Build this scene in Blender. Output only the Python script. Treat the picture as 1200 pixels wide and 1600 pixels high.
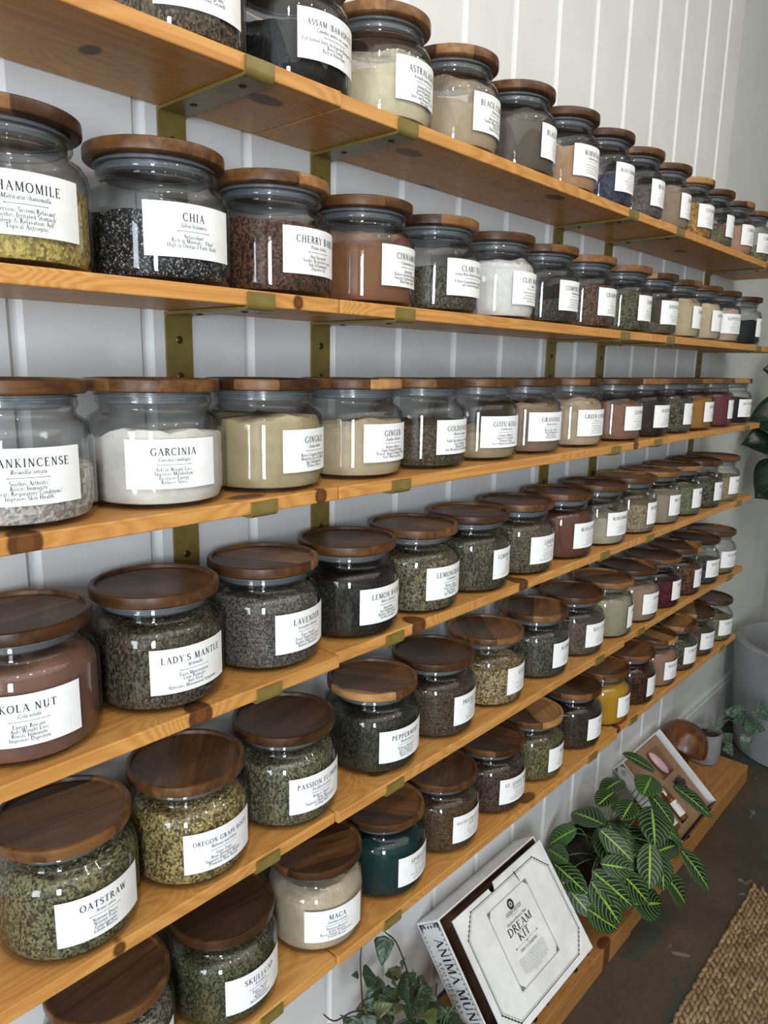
import bpy, bmesh, math, random
from mathutils import Vector, Matrix

S = bpy.context.scene
for o in list(bpy.data.objects):
    bpy.data.objects.remove(o)
COL = S.collection
pi, sin, cos = math.pi, math.sin, math.cos
rnd = random.Random(7)

# ------------------------------------------------------------------ camera
cd = bpy.data.cameras.new('camera'); cam = bpy.data.objects.new('camera', cd); COL.objects.link(cam)
cd.sensor_fit = 'VERTICAL'; cd.sensor_height = 32.0; cd.lens = 1143.37 / 1600 * 32
cd.clip_start = 0.02
_yaw, _pit, _rol = math.radians(48.096), math.radians(-11.3265), math.radians(1.0826)
F = Vector((sin(_yaw) * cos(_pit), cos(_yaw) * cos(_pit), sin(_pit)))
R0 = Vector((cos(_yaw), -sin(_yaw), 0)); U0 = R0.cross(F)
Rv = cos(_rol) * R0 + sin(_rol) * U0; Uv = -sin(_rol) * R0 + cos(_rol) * U0
M = Matrix((Rv, Uv, -F)).transposed().to_4x4(); M.translation = Vector((-0.1572, -0.9126, 1.5897))
cam.matrix_world = M
S.camera = cam

# ------------------------------------------------------------------ light and exposure
S.view_settings.view_transform = 'Standard'
S.view_settings.look = 'None'
S.view_settings.gamma = 1.0
S.view_settings.use_curve_mapping = False
S.view_settings.exposure = 0.0
S.cycles.transparent_max_bounces = 28
S.cycles.max_bounces = 9
S.cycles.diffuse_bounces = 4
S.cycles.glossy_bounces = 4
S.cycles.use_denoising = True
S.cycles.caustics_reflective = False
S.cycles.caustics_refractive = False
S.cycles.sample_clamp_indirect = 6.0
w = bpy.data.worlds.new('world'); S.world = w; w.use_nodes = True
w.node_tree.nodes['Background'].inputs[0].default_value = (0.55, 0.65, 0.8, 1)
w.node_tree.nodes['Background'].inputs[1].default_value = 0.3

def area(name, loc, rot, sx, sy, power, col):
    l = bpy.data.lights.new(name, 'AREA'); l.shape = 'RECTANGLE'; l.size = sx; l.size_y = sy
    l.energy = power; l.color = col
    o = bpy.data.objects.new(name, l); COL.objects.link(o); o.location = loc; o.rotation_euler = rot
    return o
# daylight through the two tall windows behind the camera, an added soft area lamp for ceiling bounce, and the track bulbs
area('window_light', (-2.55, -3.72, 1.55), (pi / 2, 0, 0), 0.62, 2.1, 185, (0.82, 0.91, 1.0))
area('window_light', (-3.42, -1.5, 1.5), (0, -pi / 2, 0), 2.0, 0.8, 70, (0.82, 0.91, 1.0))
area('ceiling_bounce_fill', (0.4, -2.3, 3.12), (0, 0, 0), 4.2, 2.4, 36, (1.0, 0.965, 0.91))
for i, bx in enumerate((-0.6, 0.0, 0.6, 1.3, 2.0)):
    l = bpy.data.lights.new('track_bulb', 'POINT'); l.energy = 11; l.color = (1, 0.90, 0.76); l.shadow_soft_size = 0.03
    o = bpy.data.objects.new('track_bulb', l); COL.objects.link(o); o.location = (bx, -1.5, 2.85)

# ------------------------------------------------------------------ material helpers
def new_mat(name):
    m = bpy.data.materials.new(name); m.use_nodes = True
    nt = m.node_tree; nt.nodes.clear()
    out = nt.nodes.new('ShaderNodeOutputMaterial')
    return m, nt, out
class NT:
    def __init__(s, nt): s.nt = nt
    def n(s, t, **kw):
        d = s.nt.nodes.new('ShaderNode' + t)
        for k, v in kw.items(): setattr(d, k, v)
        return d
    def link(s, a, b): s.nt.links.new(a, b)
    def val(s, sock, v):
        if hasattr(v, 'is_linked') or hasattr(v, 'links'): s.link(v, sock)
        else: sock.default_value = v
    def math(s, op, a, b=0.0, c=None):
        d = s.n('Math', operation=op); s.val(d.inputs[0], a); s.val(d.inputs[1], b)
        if c is not None: s.val(d.inputs[2], c)
        return d.outputs[0]
    def mix(s, f, a, b):
        d = s.n('Mix', data_type='RGBA'); s.val(d.inputs[0], f); s.val(d.inputs[6], a); s.val(d.inputs[7], b)
        return d.outputs[2]
    def coords(s, scale=(1, 1, 1), loc=(0, 0, 0), kind='Object'):
        tc = s.n('TexCoord'); mp = s.n('Mapping'); s.link(tc.outputs[kind], mp.inputs[0])
        mp.inputs['Scale'].default_value = scale; mp.inputs['Location'].default_value = loc
        return mp.outputs[0]
    def noise(s, vec, scale=5, detail=3, rough=0.5, dist=0.0):
        d = s.n('TexNoise'); s.link(vec, d.inputs['Vector']); d.inputs['Scale'].default_value = scale
        d.inputs['Detail'].default_value = detail; d.inputs['Roughness'].default_value = rough; d.inputs['Distortion'].default_value = dist
        return d.outputs[0]
    def ramp(s, f, stops):
        d = s.n('ValToRGB'); s.link(f, d.inputs[0]); e = d.color_ramp.elements
        while len(e) < len(stops): e.new(0.5)
        for el, (p, c) in zip(e, stops):
            el.position = p; el.color = c if len(c) == 4 else (*c, 1)
        return d.outputs[0]
    def bump(s, h, strength=0.3, dist=0.002):
        d = s.n('Bump'); s.link(h, d.inputs['Height']); d.inputs['Strength'].default_value = strength; d.inputs['Distance'].default_value = dist
        return d.outputs[0]
    def bsdf(s, out, col, rough=0.5, normal=None, metal=0.0, spec=0.5):
        d = s.n('BsdfPrincipled'); s.val(d.inputs['Base Color'], col if not isinstance(col, tuple) else (*col[:3], 1))
        s.val(d.inputs['Roughness'], rough); d.inputs['Metallic'].default_value = metal
        d.inputs['Specular IOR Level'].default_value = spec
        if normal is not None: s.link(normal, d.inputs['Normal'])
        s.link(d.outputs[0], out.inputs[0])
        return d
def simple(name, col, rough=0.5, metal=0.0, spec=0.5):
    m, nt, out = new_mat(name); NT(nt).bsdf(out, col, rough, None, metal, spec); return m
def speck(name, c1, c2, scale=60, rough=0.6, bump=0.0, spec=0.4, lo=0.35, hi=0.65):
    m, nt, out = new_mat(name); g = NT(nt)
    f = g.noise(g.coords(), scale, 4, 0.6)
    c = g.ramp(f, [(lo, c1), (hi, c2)])
    g.bsdf(out, c, rough, g.bump(f, bump, 0.003) if bump else None, 0, spec)
    return m

# pine boards
def pine(name, c1, c2, seed, knots=True):
    m, nt, out = new_mat(name); g = NT(nt)
    info = g.n('ObjectInfo')
    tc = g.n('TexCoord'); mp = g.n('Mapping'); g.link(tc.outputs['Object'], mp.inputs[0])
    off = g.n('CombineXYZ'); g.val(off.inputs[0], g.math('MULTIPLY', info.outputs['Random'], 37.0)); off.inputs[1].default_value = seed
    g.link(off.outputs[0], mp.inputs['Location'])
    v = mp.outputs[0]
    # knots: sparse cells in stretched coordinates that pull the grain round them
    ks = g.n('Mapping'); g.link(v, ks.inputs[0]); ks.inputs['Scale'].default_value = (4.6, 8.5, 8.5)
    vo = g.n('TexVoronoi', feature='F1', voronoi_dimensions='2D'); g.link(ks.outputs[0], vo.inputs['Vector']); vo.inputs['Scale'].default_value = 1.0
    kd = vo.outputs['Distance']
    gs = g.n('Mapping'); g.link(v, gs.inputs[0]); gs.inputs['Scale'].default_value = (1.0, 22.0, 22.0)
    big = g.noise(gs.outputs[0], 1.1, 3, 0.5, 0.6)
    pull = g.math('MULTIPLY', g.math('POWER', g.math('SUBTRACT', 1.0, g.math('MINIMUM', kd, 1.0)), 6.0), 1.6)
    ring = g.math('FRACT', g.math('MULTIPLY', g.math('ADD', big, pull), 7.0))
    ring = g.math('ABSOLUTE', g.math('SUBTRACT', ring, 0.5))
    fs = g.n('Mapping'); g.link(v, fs.inputs[0]); fs.inputs['Scale'].default_value = (5.0, 190.0, 190.0)
    fine = g.noise(fs.outputs[0], 1.0, 2, 0.6)
    f = g.math('ADD', g.math('MULTIPLY', ring, 1.1), g.math('MULTIPLY', fine, 0.5))
    c = g.ramp(f, [(0.15, c2), (0.75, c1)])
    big2 = g.noise(v, 3.0, 2)
    c = g.mix(g.math('MULTIPLY', big2, 0.45), c, (c2[0] * 0.8, c2[1] * 0.7, c2[2] * 0.65, 1))
    if knots:
        rk = g.n('SeparateColor'); g.link(vo.outputs['Color'], rk.inputs[0])
        sz = g.math('MULTIPLY', g.math('GREATER_THAN', rk.outputs[0], 0.66), 0.115)
        kf = g.n('MapRange', interpolation_type='SMOOTHSTEP'); g.link(g.math('SUBTRACT', kd, sz), kf.inputs[0])
        kf.inputs[1].default_value = -0.01; kf.inputs[2].default_value = 0.035; kf.inputs[3].default_value = 1; kf.inputs[4].default_value = 0
        c = g.mix(g.math('MULTIPLY', kf.outputs[0], 0.85), c, (0.075, 0.022, 0.008, 1))
    # the boards' own marked knots: (x, y, radius) along and across the board
    so = g.n('SeparateXYZ'); g.link(tc.outputs['Object'], so.inputs[0])
    for nm in ('knot_a', 'knot_b'):
        at = g.n('Attribute', attribute_type='OBJECT', attribute_name=nm); sa = g.n('SeparateXYZ'); g.link(at.outputs['Vector'], sa.inputs[0])
        dx = g.math('SUBTRACT', so.outputs[0], sa.outputs[0]); dy = g.math('MULTIPLY', g.math('SUBTRACT', so.outputs[1], sa.outputs[1]), 0.75)
        dz = g.math('MULTIPLY', g.math('ADD', so.outputs[2], 0.009), 0.9)
        q = g.math('SQRT', g.math('ADD', g.math('MULTIPLY', dx, dx), g.math('ADD', g.math('MULTIPLY', dy, dy), g.math('MULTIPLY', dz, dz))))
        q = g.math('ADD', q, g.math('MULTIPLY', g.math('SUBTRACT', big, 0.5), 0.004))
        m1 = g.n('MapRange', interpolation_type='SMOOTHSTEP'); g.link(g.math('SUBTRACT', q, sa.outputs[2]), m1.inputs[0])
        m1.inputs[1].default_value = -0.001; m1.inputs[2].default_value = 0.003; m1.inputs[3].default_value = 0.9; m1.inputs[4].default_value = 0
        m2 = g.n('MapRange', interpolation_type='SMOOTHSTEP'); g.link(g.math('SUBTRACT', q, g.math('MULTIPLY', sa.outputs[2], 0.55)), m2.inputs[0])
        m2.inputs[1].default_value = -0.001; m2.inputs[2].default_value = 0.001; m2.inputs[3].default_value = 0.55; m2.inputs[4].default_value = 0
        has = g.math('GREATER_THAN', sa.outputs[2], 0.001)
        c = g.mix(g.math('MULTIPLY', m1.outputs[0], has), c, (0.055, 0.016, 0.006, 1))
        c = g.mix(g.math('MULTIPLY', m2.outputs[0], has), c, (0.19, 0.065, 0.018, 1))
    g.bsdf(out, c, 0.42, g.bump(f, 0.12, 0.001), 0, 0.35)
    return m
M_PINE = pine('honey_pine', (0.64, 0.335, 0.098), (0.47, 0.205, 0.048), 0.0)
M_BENCH = pine('bench_pine', (0.47, 0.235, 0.075), (0.33, 0.14, 0.036), 3.0)

# acacia lids: glued strips of different tone
def acacia():
    m, nt, out = new_mat('acacia_wood'); g = NT(nt)
    info = g.n('ObjectInfo'); rn = info.outputs['Random']
    tc = g.n('TexCoord'); sep = g.n('SeparateXYZ'); g.link(tc.outputs['Object'], sep.inputs[0])
    pos = g.math('ADD', g.math('MULTIPLY', sep.outputs[1], 17.0), g.math('MULTIPLY', rn, 9.7))
    idx = g.math('FLOOR', pos)
    wn = g.n('TexWhiteNoise', noise_dimensions='2D'); cb = g.n('CombineXYZ'); g.link(idx, cb.inputs[0]); g.link(rn, cb.inputs[1]); g.link(cb.outputs[0], wn.inputs['Vector'])
    mp = g.n('Mapping'); g.link(tc.outputs['Object'], mp.inputs[0]); mp.inputs['Scale'].default_value = (7, 60, 60)
    o2 = g.n('CombineXYZ'); g.link(g.math('MULTIPLY', g.math('ADD', wn.outputs[0], rn), 20.0), o2.inputs[0]); g.link(o2.outputs[0], mp.inputs['Location'])
    gr = g.noise(mp.outputs[0], 1.3, 4, 0.6, 0.5)
    tone = g.math('ADD', g.math('MULTIPLY', g.math('POWER', wn.outputs[0], 2.8), 0.52), g.math('MULTIPLY', gr, 0.62))
    tone = g.math('ADD', tone, g.math('MULTIPLY', g.math('SUBTRACT', rn, 0.5), 0.22))
    c = g.ramp(tone, [(0.10, (0.022, 0.009, 0.004)), (0.40, (0.078, 0.033, 0.012)), (0.68, (0.205, 0.094, 0.032)), (1.0, (0.46, 0.25, 0.095))])
    g.bsdf(out, c, 0.36, g.bump(gr, 0.08, 0.001), 0, 0.28)
    return m
M_LID = acacia()

# thin clear glass: fresnel mix of clear and mirror
def glass(name, tint, refl=0.9, base=0.035, power=4.0, rough=0.0):
    m, nt, out = new_mat(name); g = NT(nt)
    lw = g.n('LayerWeight'); lw.inputs['Blend'].default_value = 0.5
    fac = g.math('ADD', g.math('MULTIPLY', g.math('POWER', lw.outputs['Facing'], power), refl), base)
    t = g.n('BsdfTransparent'); g.link(g.mix(g.math('POWER', lw.outputs['Facing'], 3.0), (*tint, 1), tuple(x * 0.52 for x in tint) + (1,)), t.inputs[0])
    gl = g.n('BsdfGlossy'); gl.inputs[0].default_value = (1, 1, 1, 1); gl.inputs['Roughness'].default_value = rough
    mx = g.n('MixShader'); g.link(fac, mx.inputs[0]); g.link(t.outputs[0], mx.inputs[1]); g.link(gl.outputs[0], mx.inputs[2])
    g.link(mx.outputs[0], out.inputs[0])
    return m
M_GLASS = glass('clear_glass', (0.964, 0.965, 0.962), 0.62, 0.038)
M_GLASSIN = glass('clear_glass_inner', (0.964, 0.965, 0.962), 0.25, 0.008)
M_AMBER = glass('amber_glass', (0.75, 0.36, 0.06), 0.6, 0.06)
def silicone():
    m, nt, out = new_mat('clear_silicone'); g = NT(nt)
    b = g.n('BsdfPrincipled'); b.inputs['Base Color'].default_value = (0.20, 0.215, 0.225, 1); b.inputs['Roughness'].default_value = 0.22
    t = g.n('BsdfTransparent'); t.inputs[0].default_value = (0.75, 0.77, 0.78, 1)
    mx = g.n('MixShader'); mx.inputs[0].default_value = 0.6; g.link(t.outputs[0], mx.inputs[1]); g.link(b.outputs[0], mx.inputs[2])
    g.link(mx.outputs[0], out.inputs[0]); return m
M_GASKET = silicone()
M_BRASS = speck('olive_brass_paint', (0.165, 0.122, 0.03, 1), (0.205, 0.155, 0.042, 1), 40, 0.33, 0.05, 0.5)
M_SCREW = simple('dark_screw', (0.10, 0.08, 0.04), 0.35, 0.8)
M_INK = simple('black_ink', (0.018, 0.018, 0.02), 0.7)
M_PAPER = speck('label_paper', (0.80, 0.80, 0.795, 1), (0.86, 0.86, 0.855, 1), 30, 0.65, 0.0, 0.3)
M_WHITECARD = speck('white_marbled_card', (0.70, 0.705, 0.70, 1), (0.83, 0.835, 0.83, 1), 14, 0.5, 0.0, 0.3)
M_CARDIN = speck('brown_card_inside', (0.065, 0.03, 0.018, 1), (0.09, 0.045, 0.027, 1), 20, 0.8)
M_KRAFT = speck('kraft_card', (0.26, 0.15, 0.085, 1), (0.31, 0.185, 0.11, 1), 40, 0.8)
M_PANEL = speck('white_painted_panelling', (0.67, 0.67, 0.66, 1), (0.72, 0.72, 0.71, 1), 6, 0.45, 0.03)
M_PLAIN = speck('pale_painted_wall', (0.56, 0.575, 0.53, 1), (0.60, 0.615, 0.57, 1), 5, 0.6, 0.02)
M_ROOM = simple('white_room_paint', (0.42, 0.42, 0.41), 0.7)
M_TRIM = simple('white_trim_paint', (0.62, 0.63, 0.63), 0.4)

# ------------------------------------------------------------------ mesh helpers
class MB:
    """collects shapes, becomes one mesh object"""
    def __init__(s): s.v = []; s.f = []; s.m = []; s.uv = {}
    def add(s, vs, fs, mi=0):
        b = len(s.v); s.v += [tuple(v) for v in vs]; s.f += [tuple(i + b for i in f) for f in fs]; s.m += [mi] * len(fs)
        return b
    def box(s, a, b, mi=0):
        x0, y0, z0 = a; x1, y1, z1 = b
        s.add([(x0, y0, z0), (x1, y0, z0), (x1, y1, z0), (x0, y1, z0), (x0, y0, z1), (x1, y0, z1), (x1, y1, z1), (x0, y1, z1)],
              [(0, 3, 2, 1), (4, 5, 6, 7), (0, 1, 5, 4), (1, 2, 6, 5), (2, 3, 7, 6), (3, 0, 4, 7)], mi)
    def lathe(s, prof, n=48, c=(0, 0, 0), mi=0, capb=False, capt=False, jit=None):
        vs = []; fs = []
        for j, (r, z) in enumerate(prof):
            for i in range(n):
                a = 2 * pi * i / n
                rr, zz = (r, z) if jit is None else jit(r, z, a)
                vs.append((c[0] + rr * cos(a), c[1] + rr * sin(a), c[2] + zz))
        for j in range(len(prof) - 1):
            for i in range(n):
                k = (i + 1) % n
                fs.append((j * n + i, j * n + k, (j + 1) * n + k, (j + 1) * n + i))
        if capb: fs.append(tuple(reversed(range(n))))
        if capt: fs.append(tuple((len(prof) - 1) * n + i for i in range(n)))
        s.add(vs, fs, mi)
    def tube(s, pts, r, n=8, mi=0, r1=None, cap=True):
        pts = [Vector(p) for p in pts]; L = len(pts); vs = []; fs = []
        up = Vector((0.13, 0.31, 0.94)).normalized()
        for j, p in enumerate(pts):
            d = (pts[min(j + 1, L - 1)] - pts[max(j - 1, 0)]).normalized()
            x = d.cross(up)
            if x.length < 1e-3: x = d.cross(Vector((1, 0, 0)))
            x.normalize(); y = d.cross(x)
            rr = r if r1 is None else r + (r1 - r) * j / max(1, L - 1)
            for i in range(n):
                a = 2 * pi * i / n; vs.append(p + x * rr * cos(a) + y * rr * sin(a))
        for j in range(L - 1):
            for i in range(n):
                k = (i + 1) % n; fs.append((j * n + i, j * n + k, (j + 1) * n + k, (j + 1) * n + i))
        if cap:
            fs.append(tuple(reversed(range(n)))); fs.append(tuple((L - 1) * n + i for i in range(n)))
        s.add(vs, fs, mi)
    def mesh(s, name, mats, smooth=False, bevel=0):
        me = bpy.data.meshes.new(name); me.from_pydata(s.v, [], s.f)
        for m in (mats if isinstance(mats, (list, tuple)) else [mats]): me.materials.append(m)
        for p, mi in zip(me.polygons, s.m): p.material_index = mi
        if smooth:
            bm = bmesh.new(); bm.from_mesh(me)
            for f in bm.faces: f.smooth = True
            ang = math.radians(38)
            for e in bm.edges:
                if len(e.link_faces) == 2 and e.calc_face_angle(0) > ang: e.smooth = False
            bm.to_mesh(me); bm.free()
        me.update()
        return me
    def build(s, name, mats, parent=None, smooth=False, loc=None, bevel=0):
        o = bpy.data.objects.new(name, s.mesh(name, mats, smooth)); COL.objects.link(o)
        if parent: o.parent = parent
        if loc is not None: o.location = loc
        if bevel:
            b = o.modifiers.new('edge', 'BEVEL'); b.width = bevel; b.segments = 2; b.limit_method = 'ANGLE'
        return o
def tag(o, label=None, cat=None, group=None, kind=None):
    if label: o['label'] = label
    if cat: o['category'] = cat
    if group: o['group'] = group
    if kind: o['kind'] = kind
    return o
def empty(name, loc, rz=0):
    o = bpy.data.objects.new(name, None); COL.objects.link(o); o.location = loc; o.rotation_euler = (0, 0, rz)
    o.empty_display_size = 0.05
    return o
def child(name, me, parent, loc=(0, 0, 0), rz=0):
    o = bpy.data.objects.new(name, me); COL.objects.link(o); o.parent = parent; o.location = loc; o.rotation_euler = (0, 0, rz)
    return o

# ------------------------------------------------------------------ the room
XW = 2.545           # panelling ends here, plain wall goes on
def build_room():
    # panelled wall: V-grooved boards, groove every 170.3 mm
    P, X0 = 0.1703, 0.207
    xs = []; k = -13
    while True:
        g = X0 + P * k
        if g > XW - 0.03: break
        xs.append(g); k += 1
    prof = [(-2.2, 0.0)]
    for g in xs: prof += [(g - 0.0085, 0.0), (g - 0.0020, 0.0075), (g + 0.0020, 0.0075), (g + 0.0105, 0.0)]
    prof += [(XW, 0.0), (XW, 0.03), (-2.2, 0.03)]
    n = len(prof); b = MB()
    b.add([(x, y, 0) for x, y in prof] + [(x, y, 3.2) for x, y in prof],
          [(i, (i + 1) % n, n + (i + 1) % n, n + i) for i in range(n)])
    o = b.build('wall_back', M_PANEL); tag(o, kind='structure')
    b = MB(); b.box((XW - 0.001, 0.003, 0), (4.6, 0.06, 3.2)); tag(b.build('wall_back_plain', M_PLAIN), kind='structure')
    b = MB(); b.box((XW + 0.002, -0.014, 0), (4.6, 0.003, 0.225)); b.box((XW + 0.002, -0.010, 0.225), (4.6, 0.003, 0.245))
    tag(b.build('baseboard_back', M_TRIM), kind='structure')
    b = MB(); b.box((-3.6, -4.0, -0.08), (4.6, 0.06, 0.0)); tag(b.build('floor', M_FLOOR), kind='structure')
    b = MB(); b.box((-3.6, -4.0, 3.2), (4.6, 0.06, 3.26)); tag(b.build('ceiling', M_ROOM), kind='structure')
    b = MB(); b.box((4.6, -4.0, 0), (4.66, 0.06, 3.2)); tag(b.build('wall_right', M_ROOM), kind='structure')
    b = MB(); b.box((-2.2, 0.03, 0), (-3.6, 0.06, 3.2)); 
    tag(b.build('wall_back_left', M_ROOM), kind='structure')
    def holed(name, axis, at, a0, a1, h0, h1, z0, z1):
        b = MB()
        def bx(p, q, r, s_):
            if axis == 'y': b.box((p, at - 0.06, r), (q, at, s_))
            else: b.box((at - 0.06, p, r), (at, q, s_))
        bx(a0, h0, 0, 3.2); bx(h1, a1, 0, 3.2); bx(h0, h1, 0, z0); bx(h0, h1, z1, 3.2)
        tag(b.build(name, M_ROOM), kind='structure')
        f = MB()
        def fx(p, q, r, s_):
            if axis == 'y': f.box((p, at - 0.05, r), (q, at + 0.015, s_))
            else: f.box((at - 0.05, p, r), (at + 0.015, q, s_))
        m = 0.05
        fx(h0 - m, h0, z0 - m, z1 + m); fx(h1, h1 + m, z0 - m, z1 + m); fx(h0, h1, z0 - m, z0); fx(h0, h1, z1, z1 + m)
        return f
    f = holed('wall_front', 'y', -3.78, -3.6, 4.6, -2.95, -2.15, 0.45, 2.65); tag(f.build('window_1', M_TRIM), kind='structure')
    f = holed('wall_left', 'x', -3.48, -4.0, 0.06, -1.92, -1.08, 0.45, 2.55); tag(f.build('window_2', M_TRIM), kind='structure')

def floor_mat():
    m, nt, out = new_mat('worn_concrete'); g = NT(nt)
    v = g.coords()
    n1 = g.noise(v, 3.2, 5, 0.6, 0.4); n2 = g.noise(v, 55, 4, 0.65); n3 = g.noise(v, 260, 2, 0.6)
    c = g.ramp(n1, [(0.30, (0.062, 0.045, 0.029)), (0.55, (0.100, 0.075, 0.050)), (0.75, (0.14, 0.108, 0.074))])
    c = g.mix(g.math('MULTIPLY', g.math('SUBTRACT', n2, 0.25), 1.1), c, (0.035, 0.025, 0.017, 1))
    # old grey-green paint left in patches, with pale chips
    n4 = g.noise(g.coords((1.0, 1.6, 1), (4.3, 1.1, 0)), 4.2, 4, 0.55, 0.5)
    pf = g.n('MapRange', interpolation_type='SMOOTHSTEP'); g.link(n4, pf.inputs[0]); pf.inputs[1].default_value = 0.545; pf.inputs[2].default_value = 0.575
    c = g.mix(g.math('MULTIPLY', pf.outputs[0], 0.8), c, (0.042, 0.060, 0.052, 1))
    n5 = g.noise(g.coords((1, 1, 1), (9.3, 2.1, 0)), 11, 3, 0.5, 0.8)
    cf = g.n('MapRange', interpolation_type='SMOOTHSTEP'); g.link(n5, cf.inputs[0]); cf.inputs[1].default_value = 0.70; cf.inputs[2].default_value = 0.72
    c = g.mix(g.math('MULTIPLY', cf.outputs[0], 0.6), c, (0.30, 0.27, 0.22, 1))
    c = g.mix(g.math('MULTIPLY', n3, 0.35), c, (0.06, 0.045, 0.03, 1))
    g.bsdf(out, c, 0.55, g.bump(n2, 0.25, 0.002), 0, 0.35)
    return m
M_FLOOR = floor_mat()
build_room()

# ------------------------------------------------------------------ shelves and brackets
TOP = [1.9308, 1.6756, 1.4201, 1.1686, 0.9081, 0.6504]
TH = 0.0186
FL = [0.185, 0.182, 0.183, 0.188, 0.180, 0.184]
FR = [0.181, 0.184, 0.184, 0.178, 0.186, 0.188]
FE = [0.184, 0.184, 0.176, 0.179, 0.177, 0.179]
ORD = ['top', 'second', 'third', 'fourth', 'fifth', 'lowest']
J1, J2, XE = 0.5589, 1.5917, 2.599
BRX = [0.404, 0.671, 1.427, 1.690, 2.428]; BW = 0.0407
PLACE = ['leftmost', 'second from the left', 'third from the left', 'fourth from the left', 'rightmost']

KNOTS = {(0, 0): [(.266, -.101, .013)], (2, 0): [(.128, -.180, .017), (.525, -.181, .010)], (1, 0): [(.486, -.182, .007)], (2, 1): [(1.560, -.181, .013)],
         (3, 0): [(.318, -.182, .017)], (3, 1): [(.755, -.168, .019), (1.086, -.166, .019)], (5, 2): [(1.618, -.172, .012)], (4, 0): [(.2, -.176, .008)]}
def board(x0, x1, front, z, lab, grp, key=None):
    b = MB(); L = x1 - x0
    b.box((0, -front, -TH), (L, -0.0046, 0))
    o = b.build('shelf_board', M_PINE, loc=(x0, 0, z), bevel=0.0018)
    tag(o, lab, 'shelf', grp)
    for nm, kn in zip(('knot_a', 'knot_b'), KNOTS.get(key, [])): o[nm] = (kn[0] - x0, kn[1], kn[2])
for k in range(6):
    board(-1.15, J1 - 0.0006, FL[k], TOP[k], f'left pine board of the {ORD[k]} jar shelf, running out of the picture', 'pine shelf boards', (k, 0))
    board(J1 + 0.0016, J2 - 0.001, FR[k], TOP[k], f'middle pine board of the {ORD[k]} jar shelf between two joints', 'pine shelf boards', (k, 1))
    board(J2 + 0.001, XE + (0.12 if k < 2 else 0), FE[k], TOP[k], f'right pine board of the {ORD[k]} jar shelf, its far end', 'pine shelf boards', (k, 2))

def bracket_mesh(front):
    t, g = 0.004, 0.0009
    # strap in the YZ plane: down the wall, under the board, lip up the front (z = 0 is the board's underside)
    path = [(-0.0008, -0.105)]
    def arc(cy, cz, r, a0, a1, n=5):
        return [(cy + r * cos(a0 + (a1 - a0) * i / n), cz + r * sin(a0 + (a1 - a0) * i / n)) for i in range(n + 1)]
    outer = [(-0.0006, -0.11)] + [(-0.0006, -g)] + [(-0.0046, -g)]
    yo = -front - g
    inner_top = [(-0.0046, -0.11), (-0.0046, -g - t)]
    o_in = [(yo + 0.003, -g), (yo + 0.0009, -g + 0.0009), (yo, -g + 0.003), (yo, TH * 0.86)]
    o_out = [(yo - t, TH * 0.86)] + arc(yo - t + 0.008, -g - t + 0.008, 0.008, pi, 1.5 * pi)
    poly = [(-0.0006, -0.11), (-0.0006, -g)] + o_in + o_out + [(-0.0046 - 0.003, -g - t), (-0.0046, -g - t - 0.003), (-0.0046, -0.11)]
    b = MB(); n = len(poly)
    b.add([(0, y, z) for y, z in poly] + [(BW, y, z) for y, z in poly], [(i, n + i, n + (i + 1) % n, (i + 1) % n) for i in range(n)])
    # side caps as quads strips would be concave: fan through triangulated ngon
    b.add([(0, y, z) for y, z in poly], [tuple(range(n))]); b.add([(BW, y, z) for y, z in poly], [tuple(reversed(range(n)))])
    me = b.mesh('bracket_strap', M_BRASS); 
    bm = bmesh.new(); bm.from_mesh(me); bmesh.ops.remove_doubles(bm, verts=bm.verts, dist=1e-5)
    bmesh.ops.triangulate(bm, faces=[f for f in bm.faces if len(f.verts) > 4]); bmesh.ops.recalc_face_normals(bm, faces=bm.faces)
    bm.to_mesh(me); bm.free()
    return me
def screw_mesh():
    b = MB(); b.lathe([(0.0001, 0.0012), (0.003, 0.0014), (0.0052, 0.0004), (0.0055, 0.0)], 14, capb=True)
    b.box((-0.0035, -0.0005, 0.0013), (0.0035, 0.0005, 0.0017)); b.box((-0.0005, -0.0035, 0.0013), (0.0005, 0.0035, 0.0017))
    return b.mesh('screw', M_SCREW, True)
SCREW = screw_mesh(); BRM = {}
for k in range(6):
    for i, bx in enumerate(BRX):
        fr = (FL, FR, FR, FE, FE)[i][k]
        if fr not in BRM: BRM[fr] = bracket_mesh(fr)
        e = empty('shelf_bracket', (bx, 0, TOP[k] - TH)); 
        tag(e, f'olive brass strap bracket under the {ORD[k]} shelf, {PLACE[i]} of its five', 'bracket', 'brass shelf brackets')
        child('strap', BRM[fr], e)
        for (y, z, rx) in ((-0.0046, -0.038, pi / 2), (-0.0046, -0.088, pi / 2)):
            s = child('screw', SCREW, e, (BW / 2, y, z)); s.rotation_euler = (rx, 0, 0)
        for y in (-0.055, -fr + 0.03):
            s = child('screw', SCREW, e, (BW / 2, y, -0.0049)); s.rotation_euler = (pi, 0, 0)

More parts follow.
